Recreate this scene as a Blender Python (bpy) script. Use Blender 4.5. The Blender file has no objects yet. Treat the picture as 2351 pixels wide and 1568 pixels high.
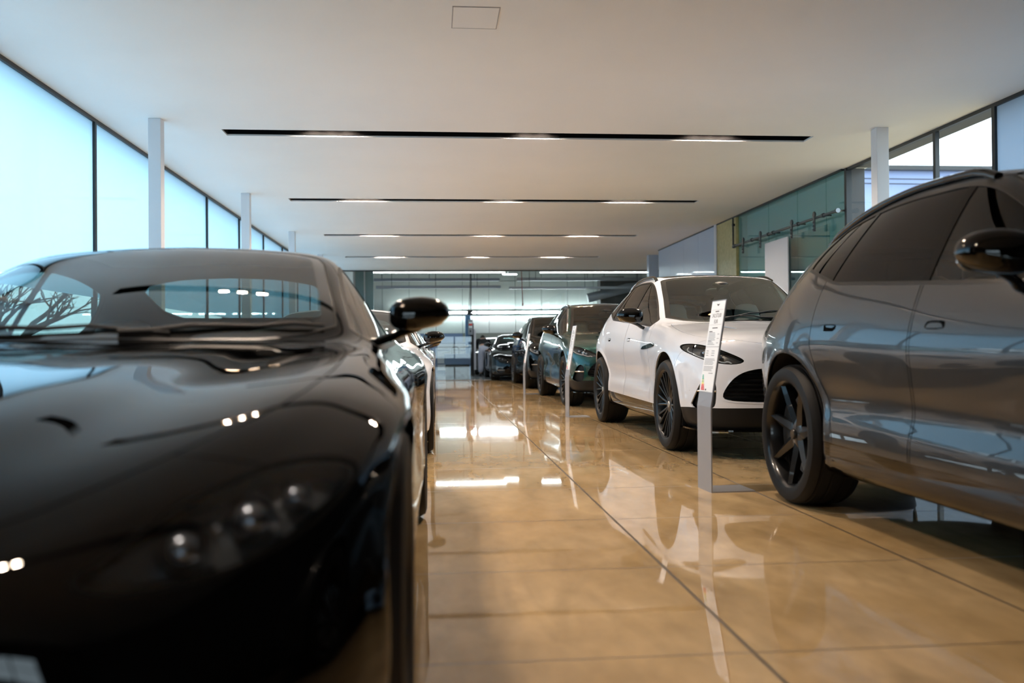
import bpy, bmesh, math, random
import numpy as np
from mathutils import Vector, Matrix
SC = bpy.context.scene
COL = SC.collection
random.seed(7)
RNG = np.random.default_rng(7)
PI = math.pi
CAM_H = 0.89
FPX = 2069.0

# ------------------------------------------------------------------ materials
MATS = {}
def mat(name, color=(.8, .8, .8), rough=.5, metal=0.0, coat=0.0, coat_rough=.03, spec=.5, emit=None, estr=0.0):
    m = bpy.data.materials.new(name); m.use_nodes = True
    b = m.node_tree.nodes['Principled BSDF']
    b.inputs['Base Color'].default_value = (*color, 1)
    b.inputs['Roughness'].default_value = rough
    b.inputs['Metallic'].default_value = metal
    b.inputs['Coat Weight'].default_value = coat
    b.inputs['Coat Roughness'].default_value = coat_rough
    b.inputs['Specular IOR Level'].default_value = spec
    if emit:
        b.inputs['Emission Color'].default_value = (*emit, 1)
        b.inputs['Emission Strength'].default_value = estr
    MATS[name] = m
    return m
def nodes_of(m):
    return m.node_tree.nodes, m.node_tree.links
def thin_glass(name, tint, ior=1.5, rough=0.0, refl=(1, 1, 1)):
    m = bpy.data.materials.new(name); m.use_nodes = True
    n, l = nodes_of(m); n.clear()
    out = n.new('ShaderNodeOutputMaterial'); mix = n.new('ShaderNodeMixShader')
    fr = n.new('ShaderNodeFresnel'); fr.inputs['IOR'].default_value = ior
    ge = n.new('ShaderNodeNewGeometry'); p1 = n.new('ShaderNodeMath'); p1.operation = 'MULTIPLY_ADD'; p1.inputs[1].default_value = 1/ior-ior; p1.inputs[2].default_value = ior
    l.new(ge.outputs['Backfacing'], p1.inputs[0]); l.new(p1.outputs[0], fr.inputs['IOR'])   # a pane reflects alike from both sides
    tr = n.new('ShaderNodeBsdfTransparent'); tr.inputs['Color'].default_value = (*tint, 1)
    gl = n.new('ShaderNodeBsdfGlossy'); gl.inputs['Roughness'].default_value = rough
    gl.inputs['Color'].default_value = (*refl, 1)
    l.new(fr.outputs[0], mix.inputs[0]); l.new(tr.outputs[0], mix.inputs[1]); l.new(gl.outputs[0], mix.inputs[2])
    l.new(mix.outputs[0], out.inputs[0])
    MATS[name] = m
    return m
def paint(name, color, rough=.35, metal=0.0, flake=0.0, coat=1.0):
    m = mat(name, color, rough, metal, coat=coat, coat_rough=.012, spec=.5 if metal else .12)
    if flake:
        n, l = nodes_of(m); b = n['Principled BSDF']
        tc = n.new('ShaderNodeTexCoord'); nz = n.new('ShaderNodeTexVoronoi'); nz.inputs['Scale'].default_value = 900
        mx = n.new('ShaderNodeMix'); mx.data_type = 'RGBA'
        mx.inputs['A'].default_value = (*[c*(1-flake) for c in color], 1); mx.inputs['B'].default_value = (*[min(1, c*(1+flake)) for c in color], 1)
        l.new(tc.outputs['Object'], nz.inputs['Vector']); l.new(nz.outputs['Color'], mx.inputs['Factor'])
        l.new(mx.outputs['Result'], b.inputs['Base Color'])
    return m
def noise_color(m, c1, c2, scale=3.0, detail=6.0, lo=.35, hi=.65, rough=None, coords='Object'):
    n, l = nodes_of(m); b = n['Principled BSDF']
    tc = n.new('ShaderNodeTexCoord'); nz = n.new('ShaderNodeTexNoise')
    nz.inputs['Scale'].default_value = scale; nz.inputs['Detail'].default_value = detail
    cr = n.new('ShaderNodeValToRGB'); cr.color_ramp.elements[0].position = lo; cr.color_ramp.elements[1].position = hi
    cr.color_ramp.elements[0].color = (*c1, 1); cr.color_ramp.elements[1].color = (*c2, 1)
    l.new(tc.outputs[coords], nz.inputs['Vector']); l.new(nz.outputs['Fac'], cr.inputs[0]); l.new(cr.outputs[0], b.inputs['Base Color'])
    return m

paint('paint_black', (.0012, .0012, .0014), .5, 0); MATS['paint_black'].node_tree.nodes['Principled BSDF'].inputs['Specular IOR Level'].default_value = 0
MATS['paint_black'].node_tree.nodes['Principled BSDF'].inputs['Coat IOR'].default_value = 1.40
paint('paint_white', (.70, .73, .80), .45, 0)
paint('paint_grey', (.032, .036, .040), .34, .75, .25); MATS['paint_grey'].node_tree.nodes['Principled BSDF'].inputs['Coat IOR'].default_value = 1.36
paint('paint_green', (.002, .055, .050), .32, .7, .3)
mat('gloss_black', (.002, .002, .002), .4, coat=1.0, spec=0.0)
mat('satin_black', (.010, .010, .010), .38, spec=.3)
mat('plastic_black', (.014, .014, .015), .55)
mat('liner_black', (.006, .006, .006), .85)
mat('mesh_black', (.007, .007, .007), .5, spec=.25)
m = mat('tyre_rubber', (.008, .008, .0085), .6, spec=.22)
mat('rim_black', (.005, .005, .0055), .28, .0, coat=.4, spec=.35)
mat('rim_satin', (.022, .023, .025), .34, .5)
mat('brake_steel', (.25, .25, .25), .35, 1.0)
mat('caliper_dark', (.02, .02, .02), .3)
mat('chrome', (.75, .76, .78), .12, 1.0)
mat('mirror_glass', (.7, .75, .8), .02, 1.0)
mat('seam_dark', (.004, .004, .004), .9, spec=.05)
mat('cabin_dark', (.018, .018, .018), .7)
mat('leather_dark', (.022, .021, .02), .45)
mat('leather_pale', (.55, .53, .5), .5)
mat('headliner_grey', (.22, .22, .22), .9)
mat('lamp_silver', (.55, .57, .6), .15, 1.0)
mat('lamp_bowl', (.060, .063, .068), .3)
mat('drl_clear', (.75, .78, .8), .2, coat=1.0)
mat('tail_red', (.12, .004, .004), .15, coat=1.0)
thin_glass('glass_windscreen', (.46, .56, .54), 1.9)
thin_glass('glass_rear', (.30, .37, .36), 1.4)
mat('lamp_smoke', (.20, .22, .26), .25, .9)
thin_glass('glass_side', (.32, .42, .42), 1.40)
thin_glass('glass_privacy', (.024, .025, .024), 1.22)
thin_glass('glass_lens', (.80, .82, .83), 1.5)
mat('glass_frit', (.006, .006, .006), .06, coat=1.0)
mat('column_white', (.74, .74, .76), .45)
mat('white_wall', (.72, .72, .72), .6)
mat('frame_black', (.012, .013, .014), .4)
mat('slot_black', (.003, .003, .0035), .9, spec=.1)
mat('downlight_glow', (.9, .7, .45), .5, emit=(1, .80, .62), estr=1050.0)
mat('downlight_bezel', (.35, .25, .14), .25, 1.0)
mat('steel', (.50, .52, .53), .38, 1.0)
mat('grey_powder', (.30, .31, .34), .4, .2)
mat('paper_white', (.85, .87, .9), .6)
mat('ink_black', (.02, .02, .025), .7)
mat('ink_grey', (.40, .42, .45), .7)
mat('ink_red', (.75, .06, .05), .6)
mat('ink_orange', (.85, .2, .06), .6)
mat('ink_green', (.02, .42, .28), .6)
mat('ink_lime', (.5, .6, .25), .6)
mat('ink_yellow', (.85, .80, .2), .6)

# ------------------------------------------------------------------ mesh builder
class MB:
    def __init__(s): s.v = []; s.f = []; s.mi = []; s.cur = 0
    def add(s, vs, fs):
        o = len(s.v); s.v += [tuple(map(float, p)) for p in vs]
        s.f += [tuple(i+o for i in f) for f in fs]; s.mi += [s.cur]*len(fs); return s
    def box(s, a, b):
        (x0, y0, z0), (x1, y1, z1) = [tuple(min(p, q) for p, q in zip(a, b)), tuple(max(p, q) for p, q in zip(a, b))]
        return s.add([(x0, y0, z0), (x1, y0, z0), (x1, y1, z0), (x0, y1, z0), (x0, y0, z1), (x1, y0, z1), (x1, y1, z1), (x0, y1, z1)],
                     [(0, 3, 2, 1), (4, 5, 6, 7), (0, 1, 5, 4), (1, 2, 6, 5), (2, 3, 7, 6), (3, 0, 4, 7)])
    def quad(s, *p): return s.add(p, [tuple(range(len(p)))])
    def tube(s, path, r, n=8, cap=True, squash=1.0):
        path = [Vector(p) for p in path]; k = len(path)
        rs = r if isinstance(r, (list, tuple)) else [r]*k
        vs = []; up = Vector((0, 0, 1))
        t0 = (path[1]-path[0]).normalized()
        if abs(t0.dot(up)) > .95: up = Vector((1, 0, 0))
        a = (up - t0*up.dot(t0)).normalized()
        for i in range(k):
            t = (path[min(i+1, k-1)]-path[max(i-1, 0)]).normalized()
            a = (a - t*a.dot(t)).normalized(); b = t.cross(a)
            for j in range(n):
                q = 2*PI*j/n
                vs.append(path[i]+(a*math.cos(q)*squash+b*math.sin(q))*rs[i])
        fs = [(i*n+j, i*n+(j+1) % n, (i+1)*n+(j+1) % n, (i+1)*n+j) for i in range(k-1) for j in range(n)]
        if cap: fs += [tuple(range(n-1, -1, -1)), tuple((k-1)*n+j for j in range(n))]
        return s.add(vs, fs)
    def lathe(s, prof, n=32, axis='x', center=(0, 0, 0), closed=False):
        # prof: (r, h) pairs; h along axis
        vs = []; k = len(prof)
        for (r, h) in prof:
            for j in range(n):
                q = 2*PI*j/n; c, d = r*math.cos(q), r*math.sin(q)
                p = {'x': (h, c, d), 'y': (d, h, c), 'z': (c, d, h)}[axis]
                vs.append(tuple(p[i]+center[i] for i in range(3)))
        m = k if closed else k-1
        fs = [(i*n+j, i*n+(j+1) % n, ((i+1) % k)*n+(j+1) % n, ((i+1) % k)*n+j) for i in range(m) for j in range(n)]
        return s.add(vs, fs)
    def prism(s, poly, axis, h0, h1):
        def P(a, b, h): return {'x': (h, a, b), 'y': (a, h, b), 'z': (a, b, h)}[axis]
        n = len(poly)
        return s.add([P(a, b, h0) for a, b in poly]+[P(a, b, h1) for a, b in poly],
                     [tuple(range(n-1, -1, -1)), tuple(range(n, 2*n))]+[(i, (i+1) % n, n+(i+1) % n, n+i) for i in range(n)])
    def ellip(s, c, r, n=16, m=10, e=1.0):
        vs = []; fs = []
        def pw(v): return math.copysign(abs(v)**e, v)
        for i in range(m+1):
            a = -PI/2+PI*i/m
            for j in range(n):
                b = 2*PI*j/n
                vs.append((c[0]+r[0]*pw(math.cos(a))*pw(math.cos(b)), c[1]+r[1]*pw(math.cos(a))*pw(math.sin(b)), c[2]+r[2]*pw(math.sin(a))))
        fs = [(i*n+j, i*n+(j+1) % n, (i+1)*n+(j+1) % n, (i+1)*n+j) for i in range(m) for j in range(n)]
        return s.add(vs, fs)
    def xf(s, fn): s.v = [tuple(fn(*p)) for p in s.v]; return s
    def mirrored(s):
        o = MB(); o.v = [(-x, y, z) for x, y, z in s.v]; o.f = [tuple(reversed(f)) for f in s.f]; o.mi = list(s.mi); return o
    def join(s, o):
        k = len(s.v); s.v += o.v; s.f += [tuple(i+k for i in f) for f in o.f]; s.mi += o.mi; return s
    def mesh(s, name, smooth=40, fix=True, bevel=0):
        me = bpy.data.meshes.new(name); me.from_pydata(s.v, [], s.f)
        for p, i in zip(me.polygons, s.mi): p.material_index = i
        bm = bmesh.new(); bm.from_mesh(me)
        bmesh.ops.remove_doubles(bm, verts=bm.verts, dist=1e-5)
        bmesh.ops.dissolve_degenerate(bm, edges=bm.edges, dist=1e-6)
        if fix: bmesh.ops.recalc_face_normals(bm, faces=bm.faces)
        if bevel:
            ed = [e for e in bm.edges if len(e.link_faces) == 2 and e.calc_face_angle(0) > .6]
            bmesh.ops.bevel(bm, geom=ed, offset=bevel, segments=2, profile=.5, affect='EDGES', clamp_overlap=True)
        for f in bm.faces: f.smooth = bool(smooth)
        if smooth:
            lim = math.radians(smooth)
            for e in bm.edges:
                if len(e.link_faces) == 2 and e.calc_face_angle(0) > lim: e.smooth = False
        bm.to_mesh(me); bm.free()
        return me

def link(name, me, mats, parent=None):
    o = bpy.data.objects.new(name, me); COL.objects.link(o)
    mats = mats if isinstance(mats, (list, tuple)) else [mats]
    while len(me.materials) < len(mats): me.materials.append(None)
    for i, k in enumerate(mats):
        o.material_slots[i].link = 'OBJECT'; o.material_slots[i].material = MATS[k]
    if parent is not None: o.parent = parent
    return o
def put(name, mb, mats, parent=None, smooth=40, bevel=0): return link(name, mb.mesh(name, smooth, bevel=bevel), mats, parent)
def empty(name, loc, rz=0):
    o = bpy.data.objects.new(name, None); COL.objects.link(o); o.location = loc; o.rotation_euler = (0, 0, rz); o.empty_display_size = .2
    return o
def tag(o, label, cat, group=None):
    o['label'] = label; o['category'] = cat
    if group: o['group'] = group
    return o
def struct(o, label=None):
    o['kind'] = 'structure'
    if label: o['label'] = label
    return o
def chaikin(p, n=2, closed=True):
    p = [np.array(q, float) for q in p]
    for _ in range(n):
        q = []
        m = len(p)
        rng = range(m) if closed else range(m-1)
        if not closed: q.append(p[0])
        for i in rng:
            a, b = p[i], p[(i+1) % m]; q += [a*.75+b*.25, a*.25+b*.75]
        if not closed: q.append(p[-1])
        p = q
    return p
# ------------------------------------------------------------------ free-form panel surfaces
class Surf:
    """V: (n,8) position, normal, s, t ; F: list of index tuples"""
    def __init__(s, V, F): s.V = V; s.F = F
    @property
    def x(s): return s.V[:, 0]
    @property
    def y(s): return s.V[:, 1]
    @property
    def z(s): return s.V[:, 2]
    @property
    def t(s): return s.V[:, 7]
    def compact(s):
        used = sorted({i for f in s.F for i in f}); m = {o: k for k, o in enumerate(used)}
        return Surf(s.V[used] if used else np.zeros((0, 8)), [tuple(m[i] for i in f) for f in s.F])
    def mirror(s):
        V = s.V.copy(); V[:, 0] *= -1; V[:, 3] *= -1
        return Surf(V, [tuple(reversed(f)) for f in s.F])
    def both(s):
        m = s.mirror(); n = len(s.V)
        return Surf(np.vstack([s.V, m.V]), s.F+[tuple(i+n for i in f) for f in m.F])
    def offset(s, d):
        V = s.V.copy(); V[:, :3] += V[:, 3:6]*d
        return Surf(V, list(s.F))

def split(S, f):
    """-> (part with f<0, part with f>=0)"""
    f = np.asarray(f, float).copy(); f[np.abs(f) < 1e-7] = 1e-7
    neg = f < 0
    if not neg.any(): return Surf(S.V[:0], []), S
    if neg.all(): return S, Surf(S.V[:0], [])
    extra = []; cache = {}; n0 = len(S.V)
    def cross(a, b):
        k = (a, b) if a < b else (b, a)
        if k not in cache:
            u = f[k[0]]/(f[k[0]]-f[k[1]])
            q = S.V[k[0]]*(1-u)+S.V[k[1]]*u
            ln = np.linalg.norm(q[3:6]); q[3:6] /= (ln if ln > 1e-9 else 1)
            cache[k] = n0+len(extra); extra.append(q)
        return cache[k]
    A, B = [], []
    negl = neg.tolist()
    for fc in S.F:
        sg = [negl[i] for i in fc]
        if all(sg): A.append(fc); continue
        if not any(sg): B.append(fc); continue
        pa, pb = [], []
        m = len(fc)
        for i in range(m):
            a, b = fc[i], fc[(i+1) % m]
            (pa if sg[i] else pb).append(a)
            if sg[i] != sg[(i+1) % m]:
                c = cross(a, b); pa.append(c); pb.append(c)
        if len(pa) > 2: A.append(tuple(pa))
        if len(pb) > 2: B.append(tuple(pb))
    V = np.vstack([S.V, np.array(extra)]) if extra else S.V
    return Surf(V, A).compact(), Surf(V, B).compact()

def sd_poly(P, poly):
    poly = np.asarray(poly, float); n = len(poly)
    d = np.full(len(P), 1e9); ins = np.zeros(len(P), bool)
    for i in range(n):
        a, b = poly[i], poly[(i+1) % n]; e = b-a; L2 = e@e
        if L2 < 1e-14: continue
        w = P-a; h = np.clip((w@e)/L2, 0, 1)
        d = np.minimum(d, np.hypot(*(w-np.outer(h, e)).T))
        c = ((a[1] > P[:, 1]) != (b[1] > P[:, 1]))
        with np.errstate(divide='ignore', invalid='ignore'):
            xs = (b[0]-a[0])*(P[:, 1]-a[1])/(b[1]-a[1] if b[1] != a[1] else 1e-12)+a[0]
        ins ^= c & (P[:, 0] < xs)
    return np.where(ins, -d, d)

def surf_mesh(name, S, thick=0.0, rim=True):
    """Surf -> mesh with the surface's own normals; thick>0 adds an inner skin (material 1) and rims"""
    S = S.compact()
    V = S.V; n = len(V)
    # drop degenerate faces
    F = []
    for fc in S.F:
        g = []
        for i in fc:
            if not g or np.abs(V[i, :3]-V[g[-1], :3]).max() > 1e-6: g.append(i)
        if len(g) > 2 and np.abs(V[g[0], :3]-V[g[-1], :3]).max() <= 1e-6: g.pop()
        if len(g) > 2: F.append(tuple(g))
    verts = V[:, :3]; faces = list(F); mi = [0]*len(F)
    cn = [V[i, 3:6] for fc in F for i in fc]
    if thick > 0:
        inner = V[:, :3]-V[:, 3:6]*thick
        verts = np.vstack([verts, inner])
        for fc in F:
            g = tuple(i+n for i in reversed(fc)); faces.append(g); mi.append(1)
            cn += [-V[i-n, 3:6] for i in g]
        if rim:
            cnt = {}
            for fc in F:
                for i in range(len(fc)):
                    a, b = fc[i], fc[(i+1) % len(fc)]
                    k = (min(a, b), max(a, b)); cnt[k] = None if k in cnt else (a, b)
            for k, e in cnt.items():
                if e is None: continue
                a, b = e
                if abs(V[a, 0]) < 1e-4 and abs(V[b, 0]) < 1e-4: continue
                ed = V[b, :3]-V[a, :3]; nn = np.cross(ed, V[a, 3:6]); L = np.linalg.norm(nn)
                if L < 1e-9: continue
                nn /= L
                faces.append((b, a, a+n, b+n)); mi.append(0); cn += [nn]*4
    me = bpy.data.meshes.new(name)
    me.from_pydata([tuple(p) for p in verts], [], faces)
    if len(me.polygons):
        me.polygons.foreach_set('material_index', np.array(mi, np.int32))
        me.polygons.foreach_set('use_smooth', np.ones(len(mi), bool))
        cn = np.array(cn); ln = np.linalg.norm(cn, axis=1, keepdims=True); cn = np.where(ln > 1e-6, cn/np.maximum(ln, 1e-9), (0, 0, 1))
        me.normals_split_custom_set([tuple(c) for c in cn])
    me.update()
    return me

def cr_interp(u, P, q):
    """non-uniform Catmull-Rom: knots u (k,), values P (k,d), queries q"""
    u = np.asarray(u, float); P = np.asarray(P, float); k = len(u)
    d = np.diff(u); sl = np.diff(P, axis=0)/d[:, None]
    m = np.zeros_like(P)
    m[1:-1] = (sl[:-1]*d[1:, None]+sl[1:]*d[:-1, None])/(d[:-1]+d[1:])[:, None]
    m[0] = sl[0]; m[-1] = sl[-1]
    i = np.clip(np.searchsorted(u, q, side='right')-1, 0, k-2)
    h = d[i]; w = ((q-u[i])/h)[:, None]; h = h[:, None]
    return ((2*w**3-3*w**2+1)*P[i]+(w**3-2*w**2+w)*h*m[i]+(-2*w**3+3*w**2)*P[i+1]+(w**3-w**2)*h*m[i+1])

def blur(A, sig, axis, odd0=None, odd1=None):
    """gaussian blur along axis with mirrored ends; odd0/odd1: boolean per component, mirrored with a sign change"""
    if sig <= 0: return A
    A = np.moveaxis(A, axis, 0); n = len(A); r = int(3*sig+1); r = min(r, n-1)
    k = np.exp(-.5*(np.arange(-r, r+1)/sig)**2); k /= k.sum()
    lo = A[1:r+1][::-1].copy(); hi = A[n-1-r:n-1][::-1].copy()
    if odd0 is not None: lo = np.where(odd0, 2*A[0]-lo if False else -lo, lo)
    else: lo = 2*A[0]-lo
    if odd1 is not None: hi = np.where(odd1, -hi, hi)
    else: hi = 2*A[-1]-hi
    E = np.concatenate([lo, A, hi])
    o = sum(k[j]*E[j:j+n] for j in range(2*r+1))
    return np.moveaxis(o, 0, axis)

def loft(rows, seg, ns=210, sig_s=2.2, sig_t=1.2):
    """rows: (y, xs, zs[, dys]) stations from nose to tail -> grid P[s,t], t line coordinate"""
    K = len(rows); L = len(rows[0][1])
    T = np.zeros((K, L, 3))
    for i, r in enumerate(rows):
        dy = r[3] if len(r) > 3 else [0]*L
        T[i, :, 0] = r[1]; T[i, :, 1] = r[0]+np.array(dy); T[i, :, 2] = r[2]
    d = np.linalg.norm(np.diff(T, axis=0), axis=2)
    u = np.concatenate([[0], np.cumsum(.6*d[:, 3:6].mean(1)+.4*d[:, -1]+1e-3)])
    q = np.linspace(0, u[-1], ns)
    G = cr_interp(u, T.reshape(K, -1), q).reshape(ns, L, 3)
    odd = np.array([True, False, False])
    G = blur(G, sig_s, 0, odd, odd)
    G[0, :, 0] = 0; G[-1, :, 0] = 0; G[:, -1, 0] = 0
    tt = np.concatenate([np.linspace(i, i+1, seg[i], endpoint=False) for i in range(L-1)]+[[L-1]])
    P = np.zeros((ns, len(tt), 3))
    for i in range(ns):
        c = np.concatenate([[0], np.cumsum(np.sqrt(np.linalg.norm(np.diff(G[i], axis=0), axis=1)+1e-4))])
        qq = np.interp(tt, np.arange(L), c)
        P[i] = cr_interp(c, G[i], qq)
    P = blur(P, sig_t, 1, None, odd)
    P[:, -1, 0] = 0; P[0, :, 0] = 0; P[-1, :, 0] = 0
    P[:, :, 0] = np.maximum(P[:, :, 0], 0)
    return P, tt, G

def grid_surf(P, tt):
    ns, nt = P.shape[:2]
    odd = np.array([-1, 1, 1])
    E = np.concatenate([P[1:2]*odd, P, P[-2:-1]*odd]); du = E[2:]-E[:-2]
    E = np.concatenate([2*P[:, :1]-P[:, 1:2], P, P[:, -2:-1]*odd], axis=1); dv = E[:, 2:]-E[:, :-2]
    N = np.cross(dv, du); ln = np.linalg.norm(N, axis=2, keepdims=True)
    bad = ln[..., 0] < 1e-9
    N = N/np.maximum(ln, 1e-12)
    for i, j in np.argwhere(bad): N[i, j] = N[i, max(j-1, 0)] if not bad[i, max(j-1, 0)] else (0, -1, .3)
    # orientation: outward means +x on the flank
    m = N[ns//2, nt//4]
    if m[0] < 0: N = -N; flip = True
    else: flip = False
    ss = np.repeat(np.arange(ns), nt).reshape(ns, nt, 1); t2 = np.tile(tt, (ns, 1)).reshape(ns, nt, 1)
    V = np.concatenate([P, N, ss, t2], axis=2).reshape(-1, 8)
    F = []
    for i in range(ns-1):
        for j in range(nt-1):
            a, b, c, d = i*nt+j, i*nt+j+1, (i+1)*nt+j+1, (i+1)*nt+j
            F.append((a, b, c, d))
    # check the winding of a flank face against its normal
    a, b, c, d = F[(ns//2)*(nt-1)+nt//4]
    nn = np.cross(V[b, :3]-V[a, :3], V[d, :3]-V[a, :3])
    if nn@V[a, 3:6] < 0: F = [tuple(reversed(f)) for f in F]
    return Surf(V, F)
# ------------------------------------------------------------------ cars.  local frame: x lateral, y rearward from the front axle, z up
SUV = dict(
 wb=3.06, ztyre=.393, rw=.295, width=.300, track_f=.840, track_r=.845, arch=.448, arch_z=.405,
 rows=[
 (-.93, [0]*11, [.22,.24,.36,.50,.64,.76,.83,.845,.855,.86,.862], [.07,.04,.01,0,0,.015,.05,.07,.075,.075,.075]),
 (-.925,[.30,.31,.32,.33,.33,.32,.30,.22,.14,.07,0], [.22,.24,.36,.50,.64,.765,.835,.853,.863,.868,.87], [.07,.04,.01,0,0,.015,.05,.07,.075,.075,.075]),
 (-.90, [.56,.61,.64,.65,.65,.62,.56,.42,.28,.14,0], [.22,.24,.36,.50,.645,.775,.85,.875,.888,.895,.897], [.07,.04,.01,0,0,.015,.04,.05,.05,.05,.05]),
 (-.82, [.71,.78,.825,.84,.838,.80,.715,.55,.38,.20,0], [.22,.24,.36,.50,.655,.795,.878,.912,.927,.936,.94], [.05,.02,.005,0,0,.01,.02,.03,.03,.03,.03]),
 (-.66, [.79,.875,.915,.932,.93,.90,.80,.63,.45,.24,0], [.22,.25,.37,.51,.675,.825,.915,.953,.968,.976,.98]),
 (-.45, [.81,.90,.955,.972,.972,.948,.855,.70,.51,.27,0], [.22,.25,.38,.53,.70,.86,.957,.992,1.005,1.013,1.018]),
 (0.0,  [.85,.942,.965,.98,.985,.972,.88,.74,.55,.30,0], [.22,.25,.40,.56,.74,.905,1.015,1.045,1.055,1.063,1.068]),
 (.45,  [.85,.942,.965,.958,.968,.972,.885,.765,.59,.32,0], [.22,.235,.43,.565,.735,.905,1.06,1.093,1.103,1.112,1.117]),
 (.66,  [.85,.942,.965,.944,.957,.966,.885,.79,.65,.35,0], [.22,.235,.445,.57,.73,.90,1.078,1.11,1.122,1.135,1.15]),
 (.85,  [.85,.942,.965,.940,.954,.964,.885,.795,.742,.39,0], [.22,.235,.45,.575,.73,.90,1.09,1.150,1.175,1.235,1.262]),
 (1.2,  [.85,.942,.965,.938,.952,.962,.888,.725,.668,.36,0], [.22,.235,.455,.58,.73,.895,1.112,1.335,1.368,1.425,1.445]),
 (1.62, [.85,.942,.965,.938,.952,.963,.892,.662,.598,.33,0], [.22,.235,.46,.585,.73,.895,1.138,1.553,1.592,1.620,1.630]),
 (2.1,  [.85,.942,.965,.941,.955,.967,.898,.645,.575,.31,0], [.22,.235,.465,.59,.735,.90,1.170,1.603,1.650,1.678,1.687]),
 (2.7,  [.85,.942,.966,.950,.968,.982,.905,.632,.560,.30,0], [.22,.235,.465,.59,.75,.92,1.207,1.588,1.632,1.660,1.669]),
 (3.06, [.85,.942,.972,.985,.992,.995,.895,.612,.535,.29,0], [.24,.27,.44,.59,.77,.94,1.215,1.545,1.588,1.615,1.624]),
 (3.45, [.77,.87,.935,.945,.955,.95,.83,.585,.495,.26,0], [.27,.30,.44,.59,.78,.95,1.185,1.470,1.515,1.543,1.552]),
 (3.68, [.73,.82,.87,.885,.895,.885,.77,.575,.48,.25,0], [.29,.32,.45,.59,.78,.955,1.135,1.395,1.445,1.478,1.487]),
 (3.80, [.69,.77,.82,.84,.85,.84,.735,.585,.49,.26,0], [.30,.33,.45,.59,.78,.955,1.105,1.225,1.275,1.315,1.33]),
 (3.95, [.60,.67,.72,.745,.755,.74,.66,.54,.42,.22,0], [.31,.34,.46,.59,.77,.94,1.055,1.105,1.13,1.155,1.165]),
 (4.05, [.46,.51,.55,.575,.585,.57,.51,.40,.30,.16,0], [.32,.35,.46,.59,.76,.91,1.0,1.03,1.045,1.055,1.06]),
 (4.09, [.26,.28,.30,.31,.315,.31,.28,.2,.14,.07,0], [.33,.36,.47,.59,.75,.89,.98,1.01,1.02,1.03,1.03]),
 (4.10, [0]*11, [.33,.36,.47,.59,.75,.89,.98,1.01,1.02,1.03,1.03])],
 # windscreen / rear glass: top view (x,y); side glass from the belt and roof lines
 screen=[(0,.60),(.25,.61),(.45,.65),(.60,.72),(.735,.85),(.70,1.02),(.662,1.2),(.625,1.42),(.592,1.60),(.45,1.635),(.25,1.65),(0,1.655)],
 rearglass=[(0,3.72),(.3,3.715),(.45,3.69),(.50,3.73),(.47,3.82),(.40,3.90),(0,3.92)],
 dlo=(.88, 3.12, .016, .016), pillars=[(1.74,1.80,0.0),(2.66,2.70,.15)],
 sill=lambda y: np.interp(y, [-2,-.6,-.42,.5,2.5,2.6,3.6,5], [.425,.41,.40,.375,.395,.40,.42,.42]),
 doors=[('door',[(.66,.20),(1.77,.20),(1.77,1.30),(.82,1.12),(.73,1.06),(.68,.95),(.655,.75),(.65,.5)]),
        ('door',[(1.79,.20),(2.50,.20),(2.53,.45),(2.60,.62),(2.69,.74),(2.745,.90),(2.74,1.05),(2.72,1.35),(1.79,1.30)])],
 handles=[[(1.52,.955),(1.67,.957),(1.67,.988),(1.52,.986)],[(2.46,.965),(2.61,.968),(2.61,.998),(2.46,.996)]],
 strake=[(.38,.910),(.44,.892),(.85,.868),(1.02,.880),(.85,.905),(.46,.935)],
 flap=[(2.90,1.00),(3.05,1.005),(3.05,1.12),(2.90,1.115)],
 hood=[(0,-.835),(.30,-.83),(.46,-.79),(.575,-.715),(.70,-.60),(.815,-.45),(.845,-.2),(.835,.1),(.80,.4),(.755,.62),(.60,.655),(.45,.60),(.25,.555),(0,.545)],
 vent=[(.36,-.15),(.42,-.17),(.46,.12),(.40,.14)],
 bumper_y=lambda z: np.interp(z, [0,.6,.74,.84,.90,1.3], [-.36,-.36,-.34,-.43,-.56,-.8]),
 lamp=[(.575,.772),(.66,.755),(.77,.765),(.865,.795),(.93,.845),(.945,.885),(.925,.912),(.87,.912),(.79,.885),(.68,.835),(.60,.795)],
 lamp_spots=[(.80,.835,.036),(.845,.858,.026),(.755,.825,.026)],
 grille=[(0,.735),(.30,.732),(.50,.715),(.60,.69),(.68,.635),(.735,.55),(.75,.50),(.72,.47),(.45,.455),(0,.45)],
 grille_lines=[.47,.505,.54,.575,.61,.645,.68,.71],
 intake=[(.80,.40),(.94,.40),(.922,.50),(.895,.60),(.86,.645),(.82,.65),(.79,.60),(.79,.5)],
 blade_z=.545,
 roof=[(0,1.70),(.3,1.695),(.46,1.68),(.555,1.70),(.545,2.1),(.53,2.7),(.50,3.1),(.46,3.4),(0,3.45)],
 rail=(1.66,3.45), black_roof=True,
 mirror=dict(c=(1.055,1.03,1.205), r=(.125,.085,.080), foot=(.905,1.10,1.085), knee=(.965,1.06,1.115)),
 seat=dict(x=.40, y=1.62, z=.62, h=.70), dash=(.80,1.16,.94,1.06), wheel=(.40,1.30,1.00), bench_y=2.55, roof_z=1.56, pod=(.0,1.47,1.545),
 exhaust=[(.55,.40),(.68,.40)], tail_lamp=[(.35,.985),(.72,.93),(.82,.90),(.84,.94),(.74,.985),(.40,1.03)],
 splitter_z=.235, wiper=[((-.30,.66,1.165),(.42,.86,1.225)),((.35,.69,1.165),(-.05,.72,1.19))])

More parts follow.
